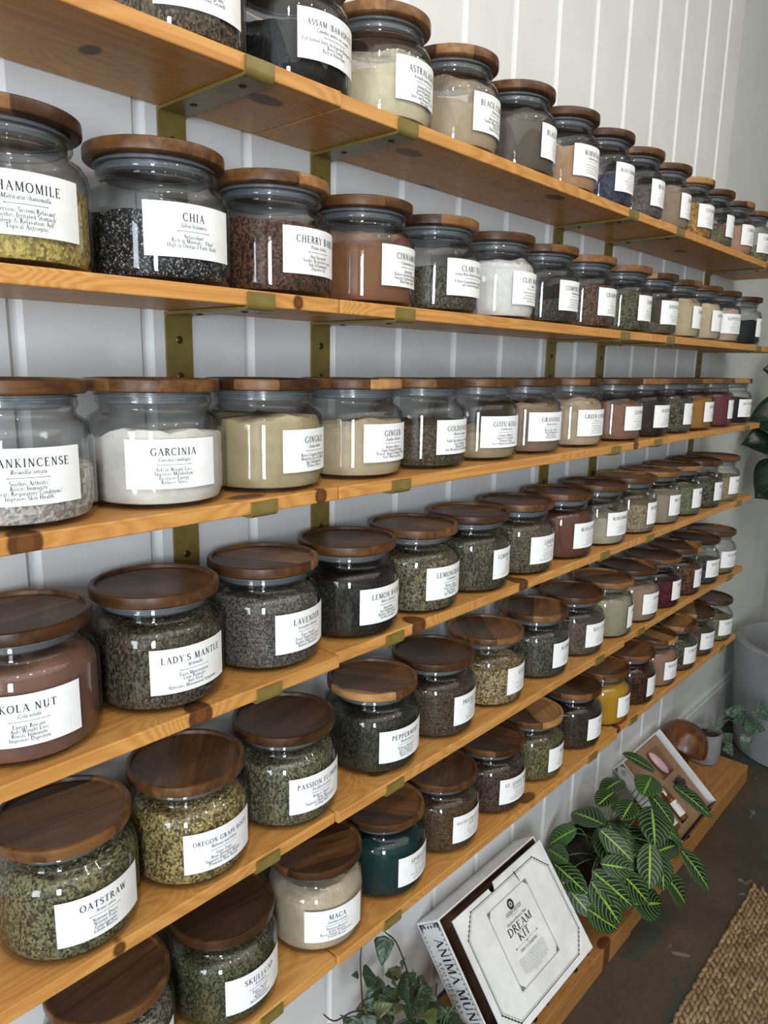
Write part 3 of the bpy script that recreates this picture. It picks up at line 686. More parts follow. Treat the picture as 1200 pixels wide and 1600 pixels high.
# title, x, label angle (left edge, deg), kind, colour, fill, colour words, dust height, latin, lines, readable title
D = [
 # top shelf
 [('ARNICA', .371, -47, 'leaf', (.27, .20, .13), .062, 'brown tan', 0, '', ['Soothes Joint Pain*', 'Aids in Muscle Sprains*', 'Encourages Hair Growth*'], 0),
  ('ASSAM (BANASPATY)', .544, -33, 'leaf', (.022, .021, .02), .068, 'black', 0, 'Camellia sinensis var. assamica', ['Full bodied black tea from the Banaspaty Estate', 'Boosts Energy*', 'Rich in Antioxidants*'], 1),
  ('ASTRALAGUS', .717, -29, 'powder', (.70, .62, .42), .062, 'pale cream', .086, 'Astragalus membranaceus', ['Immune Boosting*', 'Anti-Inflammatory*', 'Protects The Heart*', 'Stress and Hormone Control*', 'Anti-Aging*'], 1),
  ('BLACK COHOSH', .896, -26, 'powder', (.47, .37, .25), .070, 'tan', .105, 'Actaea racemosa', ['Alleviates Hot Flashes*', 'Soothes Menopausal Symptoms*', 'Sleep Aid*', 'Reduces Joint Pain*'], 1),
  ('BLACK WALNUT', 1.082, -16, 'powder', (.13, .105, .085), .088, 'dark grey brown', .104, '', None, 0),
  ('BOBINSANA', 1.258, -37, 'powder', (.47, .28, .15), .083, 'orange tan', 0, 'Calliandra angustifolia', None, 1),
  ('BLUE CORNFLOWER', 1.425, -32, 'bud', (.065, .062, .12), .060, 'indigo', 0, '', None, 1),
  ('BLUE LOTUS', 1.587, -26, 'leaf', (.13, .11, .12), .062, 'grey violet', 0, '', None, 0),
  ('BURDOCK', 1.752, -22, 'powder', (.32, .24, .165), .088, 'dull brown', .1, '', None, 0),
  ('CALENDULA', 1.919, -37, 'bud', (.52, .28, .075), .088, 'orange', 0, '', None, 1),
  ('CATNIP', 2.084, -22, 'leaf', (.16, .14, .08), .055, 'olive brown', 0, '', None, 0),
  ('CAMU CAMU', 2.274, -36, 'powder', (.46, .27, .18), .086, 'pinkish tan', 0, '', None, 1),
  ('CARDAMOM', 2.447, -40, 'bud', (.25, .25, .12), .05, 'green', 0, '', None, 0)],
 [('CHAMOMILE', .166, -46, 'bud', (.62, .48, .15), .080, 'yellow', 0, 'Matricaria chamomilla', ['Nervous System Relaxant*', 'Soothes Irritated Stomach*', 'Sleep & Relaxation Aid*', 'Topical Antiseptic*'], 1),
  ('CHIA', .342, -43, 'seed', (.045, .044, .048), .076, 'black speckled', 0, 'Salvia hispanica', ['Antioxidant*', 'Rich in Minerals + Fiber*', 'High in Omega 3 Fatty Acids*'], 1),
  ('CHERRY BARK', .510, -28.5, 'chip', (.22, .105, .06), .09, 'reddish brown', 0, 'Prunus serotina', ['Anti-Spasmodic*', 'Soothes Respiratory Issues*', 'Anti-Inflammatory*', 'Digestive Aid*'], 1),
  ('CINNAMON', .685, -24, 'powder', (.25, .115, .055), .082, 'cinnamon brown', .1, 'Cinnamomum cassia', ['Antioxidant*', 'Relieves Systemic Inflammation*', 'Supports Cardiovascular Health*', 'Blood Sugar Support*'], 1),
  ('CLARI-TEA', .858, -33, 'leaf', (.21, .20, .14), .070, 'grey green', 0, 'Ginkgo Biloba, Brahmi Leaf, Lemon Balm', ['A blend of powerful herbs and botanicals', 'and a brain boosting tonic'], 1),
  ('CLAY WHITE', 1.040, -28, 'powder', (.84, .83, .80), .094, 'white', .104, 'Kaolin', None, 1),
  ('COMFREY LEAF', 1.206, -28, 'leaf', (.12, .115, .075), .046, 'dark green', 0, 'Symphytum officinale', None, 1),
  ('CRAMP BARK', 1.378, -30, 'chip', (.28, .155, .095), .090, 'red brown', 0, '', None, 1),
  ('DAMIANA', 1.574, -26, 'fine', (.22, .215, .11), .090, 'olive green', 0, '', None, 0),
  ('DANDELION', 1.740, -37, 'fine', (.13, .105, .065), .032, 'dark brown', 0, '', None, 1),
  ('DANDELION', 1.904, -22, 'powder', (.55, .45, .29), .088, 'pale tan', .1, '', None, 0),
  ('DONG QUAI', 2.067, -28, 'powder', (.56, .47, .31), .098, 'cream', 0, '', None, 0),
  ('SLIPPERY ELM', 2.236, -50, 'powder', (.55, .43, .32), .098, 'pinkish cream', 0, '', None, 1),
  ('ELDERBERRY', 2.455, -19, 'powder', (.012, .013, .017), .072, 'black', 0, '', None, 0)],
 [('FRANKINCENSE', .156, -50, 'lump', (.52, .48, .43), .056, 'grey', 0, 'Boswellia serrata', ['Soothes Arthritis*', 'Boosts Immunity*', 'Treats Respiratory Conditions*', 'Improves Skin Health*'], 1),
  ('GARCINIA', .327, -55, 'powder', (.80, .77, .71), .080, 'white', 0, 'Garcinia cambogia', ['Aids in Weight Loss*', 'Improves Metabolism*', 'Increases Energy*', 'Reduces Stress*'], 1),
  ('GINGKO', .497, -22, 'powder', (.47, .38, .22), .096, 'khaki', 0, 'Ginkgo biloba', ['Boosts Cognitive Function*', 'Maintains Eye, Ear Health*', 'Anti-Inflammatory*', 'Protects Nerves*'], 1),
  ('GINGER', .672, -32.5, 'powder', (.53, .43, .28), .078, 'pale yellow', .088, 'Zingiber officinale', ['Relieves Nausea*', 'Fights Fungal Infections*', 'Protects Against Stomach Ulcers*', 'Eases Menstrual Pain*'], 1),
  ('GOLDENSEAL', .840, -29, 'fine', (.23, .175, .10), .076, 'olive brown', 0, 'Hydrastis canadensis', ['Fights Skin Infections & Parasites*', 'Eases Stagnation*', 'Digestive Aid*', 'Anti-Microbial & Anti-Inflammatory*'], 1),
  ('GOTU KOLA', 1.006, -46, 'powder', (.40, .31, .19), .060, 'tan', 0, 'Centella asiatica', ['Enhances Memory*', 'Improves Circulation*', 'Promotes Calm*', 'Eases Depression and Anxiety*'], 1),
  ('GRAVIOLA', 1.171, -47, 'powder', (.26, .18, .12), .096, 'brown', 0, 'Annona muricata', ['Boosts Eye Health*', 'Anti-Inflammatory*', 'Heart Tonic*', 'Treats Infection*'], 1),
  ('GREEN COFFEE', 1.365, -43, 'powder', (.52, .40, .27), .086, 'light tan', .106, 'Coffea arabica', None, 1),
  ('GUARANA', 1.575, -34, 'powder', (.27, .145, .095), .090, 'red brown', 0, '', None, 1),
  ('HAWTHORN', 1.748, -34, 'bud', (.035, .018, .022), .092, 'black purple', 0, '', None, 1),
  ('HOPS', 1.914, -22, 'leaf', (.20, .20, .13), .095, 'grey green', 0, '', None, 0),
  ('HONEYBUSH', 2.086, -26, 'powder', (.36, .18, .035), .090, 'amber', 0, '', None, 0),
  ('HIBISCUS', 2.268, -17, 'powder', (.16, .045, .055), .1, 'plum', 0, '', None, 0),
  ('HUCKLEBERRY', 2.452, -40, 'bud', (.02, .011, .018), .085, 'black', 0, '', None, 0)],
 [('KOLA NUT', .146, -56, 'powder', (.20, .105, .075), .104, 'chocolate brown', 0, 'Cola nitida', ['Energy Booster*', 'Aids Weight Loss*', 'Boosts Immunity*', 'Improves Digestion*'], 1),
  ('LADY\'S MANTLE', .317, -38, 'leaf', (.20, .17, .11), .102, 'olive brown', 0, 'Alchemilla', ['Eases Menstruation*', 'Liver Protector*', 'Anti-Viral*', 'Alleviates Menopausal Symptoms*'], 1),
  ('LAVENDER', .491, -28.5, 'fine', (.27, .25, .225), .102, 'grey violet', 0, 'Lavandula officinalis', ['Eases Anxiety*', 'Treats Fungal Infections*', 'Soothes Digestive Issues*', 'Relieves Headaches*'], 1),
  ('LEMON BALM', .665, -32, 'leaf', (.060, .056, .044), .088, 'blackish green', 0, 'Melissa officinalis', ['Antioxidant*', 'Anti-Inflammatory*', 'Balances Blood Sugar*', 'Soothes Insomnia*'], 1),
  ('LEMONGRASS', .832, -34, 'chip', (.38, .32, .19), .094, 'straw', 0, 'Cymbopogon', ['Reduces Stress*', 'Treats Gut Health*', 'Anti-Fungal*', 'Aids Weight Loss*'], 1),
  ('LEMON VERBENA', .998, -18, 'leaf', (.21, .20, .12), .096, 'green', 0, 'Aloysia citrodora', None, 1),
  ('LINDEN', 1.171, -34, 'fine', (.29, .235, .14), .1, 'golden brown', 0, 'Tilia cordata', None, 1),
  ('MANGOSTEEN', 1.352, -33, 'powder', (.15, .062, .038), .098, 'red brown', 0, '', None, 1),
  ('MARSHMALLOW', 1.533, -38, 'powder', (.46, .41, .31), .066, 'pale grey', 0, '', None, 1),
  ('MEADOWSWEET', 1.717, -21, 'leaf', (.31, .26, .165), .076, 'straw and brown', 0, '', None, 1),
  ('MILK THISTLE', 1.886, -28, 'powder', (.34, .28, .20), .086, 'beige', 0, '', None, 1),
  ('MORINGA', 2.056, -26, 'leaf', (.17, .19, .10), .086, 'green', 0, '', None, 0),
  ('MUGWORT', 2.240, -25, 'leaf', (.20, .205, .13), .088, 'sage green', 0, '', None, 0),
  ('MULLEIN', 2.409, -33, 'fine', (.36, .30, .185), .08, 'straw', 0, '', None, 0)],
 [('OATSTRAW', .180, -34, 'chip', (.34, .325, .165), .104, 'green straw', 0, 'Avena sativa', ['Nutrient Dense*', 'Nervine Tonic*', 'Galactagogue*', 'Libido Booster*'], 1),
  ('OREGON GRAPE ROOT', .352, -38, 'chip', (.66, .50, .20), .102, 'yellow', 0, 'Mahonia aquifolium', ['Liver Tonic*', 'Bone Strengthener*', 'Supports Digestive Health*', 'Promotes Skin Health*'], 1),
  ('PASSION FLOWER', .526, -35.5, 'leaf', (.31, .30, .175), .1, 'green', 0, 'Passiflora incarnata', ['Relieves Anxiety*', 'Sleep Aid*', 'Supports Opiate Withdrawal*', 'Cooling Herb*'], 1),
  ('PEPPERMINT', .729, -39, 'leaf', (.085, .09, .052), .098, 'dark green', 0, 'Mentha piperita', ['Relieves Headaches*', 'Aids Weight Loss*', 'Boosts Immunity*', 'Reduces Fever*'], 1),
  ('PRICKLY ASH', .900, -22.5, 'fine', (.21, .15, .095), .092, 'brown', 0, 'Zanthoxylum', None, 1),
  ('QUASSIA', 1.078, -21.5, 'chip', (.78, .57, .30), .078, 'pale straw', 0, '', None, 1),
  ('RASPBERRY', 1.271, -25, 'leaf', (.19, .19, .15), .096, 'grey green', 0, '', None, 1),
  ('RED CLOVER', 1.450, -34, 'leaf', (.125, .095, .075), .086, 'brown', 0, '', None, 1),
  ('REHMANNIA', 1.620, -9, 'powder', (.36, .33, .215), .098, 'sage', 0, '', None, 0),
  ('REISHI', 1.786, -36, 'powder', (.36, .255, .17), .094, 'tan', 0, '', None, 0),
  ('ROSE BUDS', 1.954, -23, 'bud', (.12, .018, .035), .08, 'dark magenta', 0, '', None, 0),
  ('ROSE HIPS', 2.130, -22, 'chip', (.27, .12, .06), .09, 'orange brown', 0, '', None, 0),
  ('ROSE PETALS', 2.294, -40, 'bud', (.10, .10, .11), .05, 'grey', 0, '', None, 0),
  ('ROSEMARY', 2.460, -46, 'fine', (.27, .235, .14), .032, 'olive', 0, '', None, 1)],
 [('SAW PALMETTO', .222, -33, 'chip', (.40, .37, .30), .1, 'pale grey', 0, '', None, 0),
  ('SKULLCAP', .401, -33, 'leaf', (.20, .205, .10), .102, 'green', 0, 'Scutellaria', ['Eases Anxiety*', 'Sleep Aid*', 'Antioxidant*', 'Anti-Inflammatory*'], 1),
  ('MACA', .592, -55, 'powder', (.60, .50, .36), .095, 'cream', .108, 'Lepidium meyenii', ['Hormone Balancer*', 'Libido Booster*', 'Boosts Energy & Endurance*', 'Fertility Booster*'], 1),
  ('SPIRULINA', .760, -26.5, 'powder', (.006, .036, .037), .102, 'dark teal', 0, 'Arthrospira platensis', None, 1),
  ('SOUTH AFRICAN ROOIBOS', .931, -31, 'fine', (.235, .14, .07), .096, 'brown', 0, 'Aspalathus linearis', None, 1),
  ('ST. JOHNS WORT', 1.109, -37, 'chip', (.165, .105, .075), .096, 'brown', 0, 'Hypericum perforatum', None, 1),
  ('SUMAC', 1.281, -24, 'leaf', (.36, .32, .14), .09, 'yellow green', 0, '', None, 0),
  ('THYME', 1.481, -27, 'fine', (.095, .072, .05), .092, 'dark brown', 0, '', None, 0),
  ('TURMERIC', 1.651, -27, 'powder', (.50, .275, .02), .108, 'mustard yellow', 0, '', None, 1),
  ('UVA URSI', 1.825, -20, 'chip', (.145, .05, .026), .096, 'red brown', 0, '', None, 0),
  ('WHITE WILLOW', 1.991, -34, 'powder', (.36, .205, .135), .1, 'pink brown', 0, '', None, 0),
  ('YARROW ROOT', 2.160, -37, 'leaf', (.24, .215, .145), .09, 'pale olive', 0, '', None, 0),
  ('YELLOW DOCK', 2.326, -42, 'fine', (.135, .095, .058), .08, 'dark brown', 0, '', None, 0),
  ('YERBA MATE', 2.516, -44, 'leaf', (.22, .20, .12), .08, 'olive green', 0, '', None, 0)]]
CNT = ['first', 'second', 'third', 'fourth', 'fifth', 'sixth', 'seventh', 'eighth', 'ninth', 'tenth', 'eleventh', 'twelfth', 'thirteenth', 'fourteenth']
YC = [-0.098, -0.098, -0.096, -0.098, -0.099, -0.099]
JOBS = []
for k, row in enumerate(D):
    # keep neighbours from touching
    xs = [r[1] for r in row]
    for _ in range(60):
        for i in range(len(xs) - 1):
            dlt = 0.1672 - (xs[i + 1] - xs[i])
            if dlt > 0: xs[i] -= dlt / 2; xs[i + 1] += dlt / 2
    for i, (title, _, ang, kind, c, fill, words, dust, latin, lines, ok) in enumerate(row):
        x = xs[i]; seed = 100 * k + i; z = TOP[k]
        dist = math.hypot(x + 0.157, 0.8); det = 2 if dist < 1.0 else (1 if dist < 1.75 else 0)
        e = empty('glass_jar', (x, YC[k], z + 0.0003))
        pos = f'{CNT[i]} from the left on the {ORD[k]} shelf'
        lab = f'lidded glass jar labelled {title}, {pos}' if ok else f'lidded glass jar of {words} contents, {pos}'
        tag(e, lab, 'jar', f'herb jars on the {ORD[k]} shelf')
        child('jar_body', JAR, e, (0, 0, 0), 0)
        jx, jy = rnd.uniform(-0.0012, 0.0012), rnd.uniform(-0.0012, 0.0012)
        lid = child('lid', LID, e, (jx - 0.001, jy, 0.1335), rnd.uniform(0, 2 * pi))
        child('gasket', GASK, lid)
        child('paper_label', label_mesh(title, latin, lines, seed, dist < 1.65), e, (0, 0, rnd.uniform(-0.001, 0.001)), math.radians(ang) + LW / 2 / RB)
        o = bpy.data.objects.new(NOUN[kind], contents(NOUN[kind], kind, c, fill, det, dust, seed, {'GARCINIA': 0.012, 'GINGER': 0.008, 'GOTU KOLA': 0.009, 'MACA': 0.004}.get(title, 0.0)))
        COL.objects.link(o); o.location = (x, YC[k], z + 0.0003)
        nn = NOUN[kind].replace('_', ' ')
        tag(o, f'{words} {nn} in the ' + (f'{title} jar, {pos}' if ok else f'jar {pos}'), CATN[kind], f'jar contents on the {ORD[k]} shelf', 'stuff')
# ------------------------------------------------------------------ low bench
BZ = 0.0712
def bench(x0, x1, front, lab):
    b = MB(); b.box((0, -front, -BZ + 0.0005), (x1 - x0, -0.012, 0))
    tag(b.build('bench_plank', M_BENCH, loc=(x0, 0, BZ), bevel=0.002), lab, 'bench', 'bench planks')
bench(-0.6, 1.690, 0.2375, 'left thick pine plank of the low bench, under the white kit box')
bench(1.6925, 2.777, 0.2345, 'right thick pine plank of the low bench, under the wooden mushroom')

# ------------------------------------------------------------------ kit boxes on easels
M_DARKMETAL = simple('black_metal', (0.02, 0.02, 0.022), 0.4, 0.6)
def frame_fn(P, u):
    """point on a leaning face: s along x, t up the slope, d behind the face"""
    nb = Vector((0, u.z, -u.y))
    return lambda s, t, d=0.0: P + Vector((1, 0, 0)) * s + u * t + nb * d
def slab(mb, fn, s0, s1, t0, t1, d0, d1, mi=0):
    c = [fn(s, t, d) for d in (d0, d1) for t in (t0, t1) for s in (s0, s1)]
    mb.add(c, [(0, 1, 3, 2), (4, 6, 7, 5), (0, 4, 5, 1), (2, 3, 7, 6), (0, 2, 6, 4), (1, 5, 7, 3)], mi)

U1 = Vector((0, 0.602, 0.798)).normalized()
P1 = Vector((1.411, -0.2455, 0.150))                       # lower right corner of the lid's face
f1 = frame_fn(P1, U1)
kit = empty('kit_box', (1.205, -0.16, BZ)); tag(kit, 'white kit box lettered DREAM KIT leaning back on the low bench', 'box')
def rel(o, par):
    o.parent = par; o.matrix_parent_inverse = Matrix.Translation(-par.location); return o
SL, SR, TT, DP = -0.416, -0.006, 0.292, 0.084
b = MB()
e_ = 0.003
slab(b, f1, SL, SR, 0.0, TT, DP - e_, DP)                  # back
slab(b, f1, SL, SL + e_, 0.0, TT, 0.008, DP - e_); slab(b, f1, SR - e_, SR, 0.0, TT, 0.008, DP - e_)
slab(b, f1, SL + e_, SR - e_, 0.0, e_, 0.008, DP - e_); slab(b, f1, SL + e_, SR - e_, TT - e_, TT, 0.008, DP - e_)
slab(b, f1, SL + e_, SR - e_, e_, TT - e_, DP - 2 * e_, DP - e_, 1)   # brown lining
slab(b, f1, SL + e_, SL + 2 * e_, e_, TT - e_, 0.010, DP - 2 * e_, 1); slab(b, f1, SR - 2 * e_, SR - e_, e_, TT - e_, 0.010, DP - 2 * e_, 1)
slab(b, f1, SL + 2 * e_, SR - 2 * e_, TT - 2 * e_, TT - e_, 0.010, DP - 2 * e_, 1); slab(b, f1, SL + 2 * e_, SR - 2 * e_, e_, 2 * e_, 0.010, DP - 2 * e_, 1)
ink = Ink()                                                # side panel: reads downwards, letters' tops to the front
Ls, Hs = TT, DP - 0.008
def frame_rule(x0, y0, x1, y1, w, cut=0.0):
    pts = [(x0 + cut, y0), (x1 - cut, y0), (x1, y0 + cut), (x1, y1 - cut), (x1 - cut, y1), (x0 + cut, y1), (x0, y1 - cut), (x0, y0 + cut)]
    for i in range(8):
        a, c = pts[i], pts[(i + 1) % 8]
        if abs(a[0] - c[0]) + abs(a[1] - c[1]) > 1e-6: ink.line(*a, *c, w)
def corner(cx, cy, sx, sy, s):
    ink.ring(cx + sx * s * .45, cy + sy * s * .45, s * .28, s * .42, 10); ink.ring(cx + sx * s * 1.05, cy + sy * s * .30, s * .10, s * .26, 8); ink.ring(cx + sx * s * .30, cy + sy * s * 1.05, s * .10, s * .26, 8)
    ink.line(cx, cy, cx + sx * s * 1.7, cy + sy * s * .12, s * .16); ink.line(cx, cy, cx + sx * s * .12, cy + sy * s * 1.7, s * .16)
    ink.line(cx, cy, cx + sx * s * .9, cy + sy * s * .9, s * .2)
frame_rule(0.006, 0.006, Ls - 0.006, Hs - 0.005, 0.0009)
for i in range(26):                                        # leafy border
    x = 0.012 + i * (Ls - 0.024) / 25
    ink.ring(x, Hs - 0.0085, 0.0, 0.0022, 5); ink.ring(x, 0.0095, 0.0, 0.0018, 5)
for cx, sx in ((0.007, 1), (Ls - 0.007, -1)):
    corner(cx, Hs - 0.006, sx, -1, 0.010); corner(cx, 0.007, sx, 1, 0.010)
    for j in range(4): ink.ring(cx + sx * 0.006, 0.022 + j * 0.011, 0.001, 0.0035, 7)
ink.text('ANIMA MUNDI', Ls / 2, Hs * 0.45, 0.0265, track=0.04, sx=1.0)
ink.text('APOTHECARY', Ls / 2, Hs * 0.20, 0.0098, track=0.42, sx=1.05)
ink.into(b, lambda x, y: f1(SL - 0.0004, TT - x, DP - y), 2)
rel(b.build('tray', [M_WHITECARD, M_CARDIN, M_INK]), kit)

# printed lid panel standing in front of the tray, with thumb notch in its top edge
b = MB(); s0, s1, t0, t1 = -0.386, 0.0, -0.004, 0.271
nc, nr = -0.232, 0.011
outl = [(s0, t0), (s1, t0), (s1, t1 + 0.006), (nc + 0.013, t1 + 0.006), (nc + 0.011, t1)]
outl += [(nc + nr * cos(a), t1 - 0.002 + nr * -abs(sin(a))) for a in [pi * i / 8 for i in range(9)]]
outl += [(nc - 0.011, t1), (s0, t1)]
nO = len(outl)
bm = bmesh.new(); vs = [bm.verts.new(f1(s, t, 0)) for s, t in outl]; fc = bm.faces.new(vs)
ex = bmesh.ops.extrude_face_region(bm, geom=[fc]); off = Vector((0, U1.z, -U1.y)) * 0.0035
bmesh.ops.translate(bm, vec=off, verts=[v for v in ex['geom'] if isinstance(v, bmesh.types.BMVert)])
bmesh.ops.triangulate(bm, faces=[f for f in bm.faces if len(f.verts) > 4]); bmesh.ops.recalc_face_normals(bm, faces=bm.faces)
bm.verts.index_update(); b.add([v.co.copy() for v in bm.verts], [tuple(v.index for v in f.verts) for f in bm.faces], 0); bm.free()
slab(b, f1, s1 - 0.003, s1, 0.0, t1 - 0.03, 0.0035, 0.020)       # folded side flap
ink = Ink(); Wd, Ht = s1 - s0, t1 - t0
frame_rule(0.018, 0.016, Wd - 0.016, Ht - 0.012, 0.0020, 0.042); frame_rule(0.022, 0.020, Wd - 0.020, Ht - 0.016, 0.0008, 0.041)
for cx, cy, sx, sy in ((0.018, 0.016, 1, 1), (Wd - 0.016, 0.016, -1, 1), (Wd - 0.016, Ht - 0.012, -1, -1), (0.018, Ht - 0.012, 1, -1)):
    for j in range(7):
        q = j / 6; ink.ring(cx + sx * 0.042 * q, cy + sy * 0.042 * (1 - q), 0.0006, 0.0026, 6)
x0, x1, y0, y1 = 0.102, 0.272, 0.058, 0.236
frame_rule(x0, y0, x1, y1, 0.0008); frame_rule(x0 + 0.002, y0 + 0.002, x1 - 0.002, y1 - 0.002, 0.0004)
for cx, sx in ((x0 + .002, 1), (x1 - .002, -1)):
    for cy, sy in ((y0 + .002, 1), (y1 - .002, -1)): corner(cx, cy, sx, sy, 0.0075)
xc = (x0 + x1) / 2; Hh = y1 - y0; Y = lambda fr: y1 - fr * Hh
ink.ring(xc, Y(.115), 0.0060, 0.0118, 30); ink.ring(xc, Y(.115), 0.0, 0.0026, 12)
for a in range(0, 360, 60): ink.line(xc, Y(.115), xc + .006 * cos(math.radians(a)), Y(.115) + .006 * sin(math.radians(a)), .0009)
ink.text('ANIMA MUNDI', xc, Y(.222), 0.0092, sx=0.92); ink.text('APOTHECARY', xc, Y(.250), 0.0028, track=.4)
ink.text('Handmade Botanical Magic', xc, Y(.312), 0.0066, italic=.3, sx=1.08)
ink.text('DREAM', xc, Y(.432), 0.0175, sx=1.42, track=.03); ink.text('KIT', xc, Y(.548), 0.0175, sx=1.42, track=.03)
ink.line(xc - .045, Y(.585), xc + .045, Y(.585), .0006); ink.ring(xc, Y(.6), 0, .002, 8); ink.ring(xc - .045, Y(.585), 0.0008, .0022, 8); ink.ring(xc + .045, Y(.585), 0.0008, .0022, 8)
ink.text('THIRD EYE AWAKENING', xc, Y(.662), 0.0060, sx=0.95)
rr = random.Random(3)
for i in range(9): ink.squiggle(xc, Y(.722 + i * .0262), (0.106 if i < 7 else (0.08 if i == 7 else 0.03)), 0.0031, rr)
ink.line(x1 - .022, y1 + .004, x1 - .028, y1 + .032, .0022); ink.line(x1 - .0235, y1 + .012, x1 - .0275, y1 + .03, .0035)   # small drawn feather
ink.into(b, lambda x, y: f1(s0 + x, t0 + y, -0.0004), 1)
rel(b.build('lid_panel', [M_WHITECARD, M_INK]), kit)

def easel(x, P, u, depth, lab):
    """flat wire easel: two sloping rails with front hooks, two feet"""
    fn = frame_fn(P, u); b = MB(); e = empty('display_easel', (x, -0.15, BZ)); tag(e, lab, 'easel', 'easels under the kit boxes')
    nb = Vector((0, u.z, -u.y)); low = fn(0, -0.004, -0.012); lo2 = fn(0, -0.004, depth)
    for s in (-0.1, 0.1):
        b = MB(); xx = x + s
        a = Vector((xx, low.y, low.z - 0.004)); 
        b.tube([a + Vector((0, 0.012, -0.010)), Vector((xx, lo2.y, lo2.z - 0.006))], 0.0035, 8)
        b.tube([Vector((xx, low.y + 0.05, low.z - 0.042)), Vector((xx, low.y + 0.045, BZ + 0.004))], 0.0035, 8)
        b.lathe([(0.008, 0), (0.009, 0.002), (0.008, 0.006), (0.002, 0.008)], 14, (xx, low.y + 0.045, BZ), capb=True)
        rel(b.build('support', M_DARKMETAL, smooth=True), e)
    b = MB(); yy = low.y + 0.045; b.tube([(x - 0.1, yy, BZ + 0.018), (x + 0.1, yy, BZ + 0.018)], 0.003, 8)
    rel(b.build('crossbar', M_DARKMETAL, smooth=True), e)
easel(1.29, P1, U1, DP, 'black easel foot under the DREAM KIT box on the bench')

U2 = Vector((0, 0.747, 0.664)).normalized(); P2 = Vector((2.342, -0.2490, 0.125)); f2 = frame_fn(P2, U2)
kit2 = empty('kit_box', (2.18, -0.15, BZ)); tag(kit2, 'open kit box with crystal and bottles in brown insert, behind the striped plant', 'box')
L2, T2, D2 = -0.312, 0.290, 0.048
b = MB()
slab(b, f2, L2, 0, 0, T2, D2 - e_, D2); slab(b, f2, L2, L2 + e_, 0, T2, 0, D2 - e_); slab(b, f2, -e_, 0, 0, T2, 0, D2 - e_)
slab(b, f2, L2 + e_, -e_, 0, e_, 0, D2 - e_, 1); slab(b, f2, L2 + e_, -e_, T2 - e_, T2, 0, D2 - e_)
ink = Ink()
frame_rule(0.006, 0.004, T2 - 0.006, D2 - 0.004, 0.001)
for cx, sx in ((0.007, 1), (T2 - 0.007, -1)):
    corner(cx, D2 - 0.006, sx, -1, 0.008); corner(cx, 0.005, sx, 1, 0.008); ink.ring(cx + sx * .022, D2 / 2, .008, .0095, 16); ink.ring(cx + sx * .022, D2 / 2, .002, .004, 12)
ink.into(b, lambda x, y: f2(L2 - 0.0004, T2 - x, D2 - y), 2)
rel(b.build('tray', [M_WHITECARD, M_CARDIN, M_INK]), kit2)
# card insert with cut recesses: (s0, s1, t0, t1)
HOLES = [(-0.158, -0.058, 0.160, 0.258), (-0.226, -0.170, 0.030, 0.150), (-0.288, -0.244, 0.030, 0.150), (-0.118, -0.056, 0.085, 0.140)]
b = MB(); d0 = 0.018
cs = sorted({L2 + 2 * e_, -2 * e_ - 0.012} | {h_[0] for h_ in HOLES} | {h_[1] for h_ in HOLES}); ct = sorted({2 * e_, T2 - 2 * e_} | {h_[2] for h_ in HOLES} | {h_[3] for h_ in HOLES})
for i in range(len(cs) - 1):
    for j in range(len(ct) - 1):
        ms, mt = (cs[i] + cs[i + 1]) / 2, (ct[j] + ct[j + 1]) / 2
        dd = 0.040 if any(h_[0] < ms < h_[1] and h_[2] < mt < h_[3] for h_ in HOLES) else d0
        b.add([f2(cs[i], ct[j], dd), f2(cs[i + 1], ct[j], dd), f2(cs[i + 1], ct[j + 1], dd), f2(cs[i], ct[j + 1], dd)], [(0, 1, 2, 3)])
for a0, a1, c0, c1 in HOLES:
    for p, q_ in (((a0, c0), (a1, c0)), ((a1, c0), (a1, c1)), ((a1, c1), (a0, c1)), ((a0, c1), (a0, c0))):
        b.add([f2(*p, d0), f2(*q_, d0), f2(*q_, 0.040), f2(*p, 0.040)], [(0, 1, 2, 3)])
rel(b.build('card_insert', M_KRAFT), kit2)
easel(2.19, P2, U2, D2, 'black easel under the open kit box, mostly hidden by the striped plant')

M_QUARTZ = simple('rose_quartz', (0.62, 0.40, 0.42), 0.22)
def blob(name, fn, c, rad, mat, jag, seed, n=14, m=8, tilt=0.0):
    r = random.Random(seed); vs = []; fs = []
    for j in range(m + 1):
        th = pi * j / m
        for i in range(n):
            a = 2 * pi * i / n; q_ = 1 + jag * (r.random() - .5)
            x, y, z = rad[0] * sin(th) * cos(a) * q_, rad[1] * cos(th) * q_, rad[2] * sin(th) * sin(a) * q_
            x, y = x * cos(tilt) - y * sin(tilt), x * sin(tilt) + y * cos(tilt)
            vs.append(fn(c[0] + x, c[1] + y, c[2] + z))
    for j in range(m):
        for i in range(n):
            k = (i + 1) % n; fs.append((j * n + i, j * n + k, (j + 1) * n + k, (j + 1) * n + i))
    b = MB(); b.add(vs, fs); return b.build(name, mat, smooth=jag < 0.1)
tag(blob('rose_quartz', f2, (-0.106, 0.209, 0.024), (0.019, 0.046, 0.013), M_QUARTZ, 0.05, 5, tilt=0.25), 'pale pink rose quartz stone in the open kit box', 'crystal')
tag(blob('dark_stone', f2, (-0.088, 0.113, 0.020), (0.027, 0.020, 0.017), simple('black_stone', (0.03, 0.03, 0.033), 0.25), 0.5, 8, 8, 5), 'black rough stone in the open kit box', 'stone')
M_OIL = simple('amber_oil', (0.16, 0.062, 0.012), 0.3); M_GOLD = simple('gold_cap', (0.62, 0.45, 0.17), 0.25, 0.9); M_DROP = simple('white_dropper', (0.7, 0.7, 0.68), 0.5)
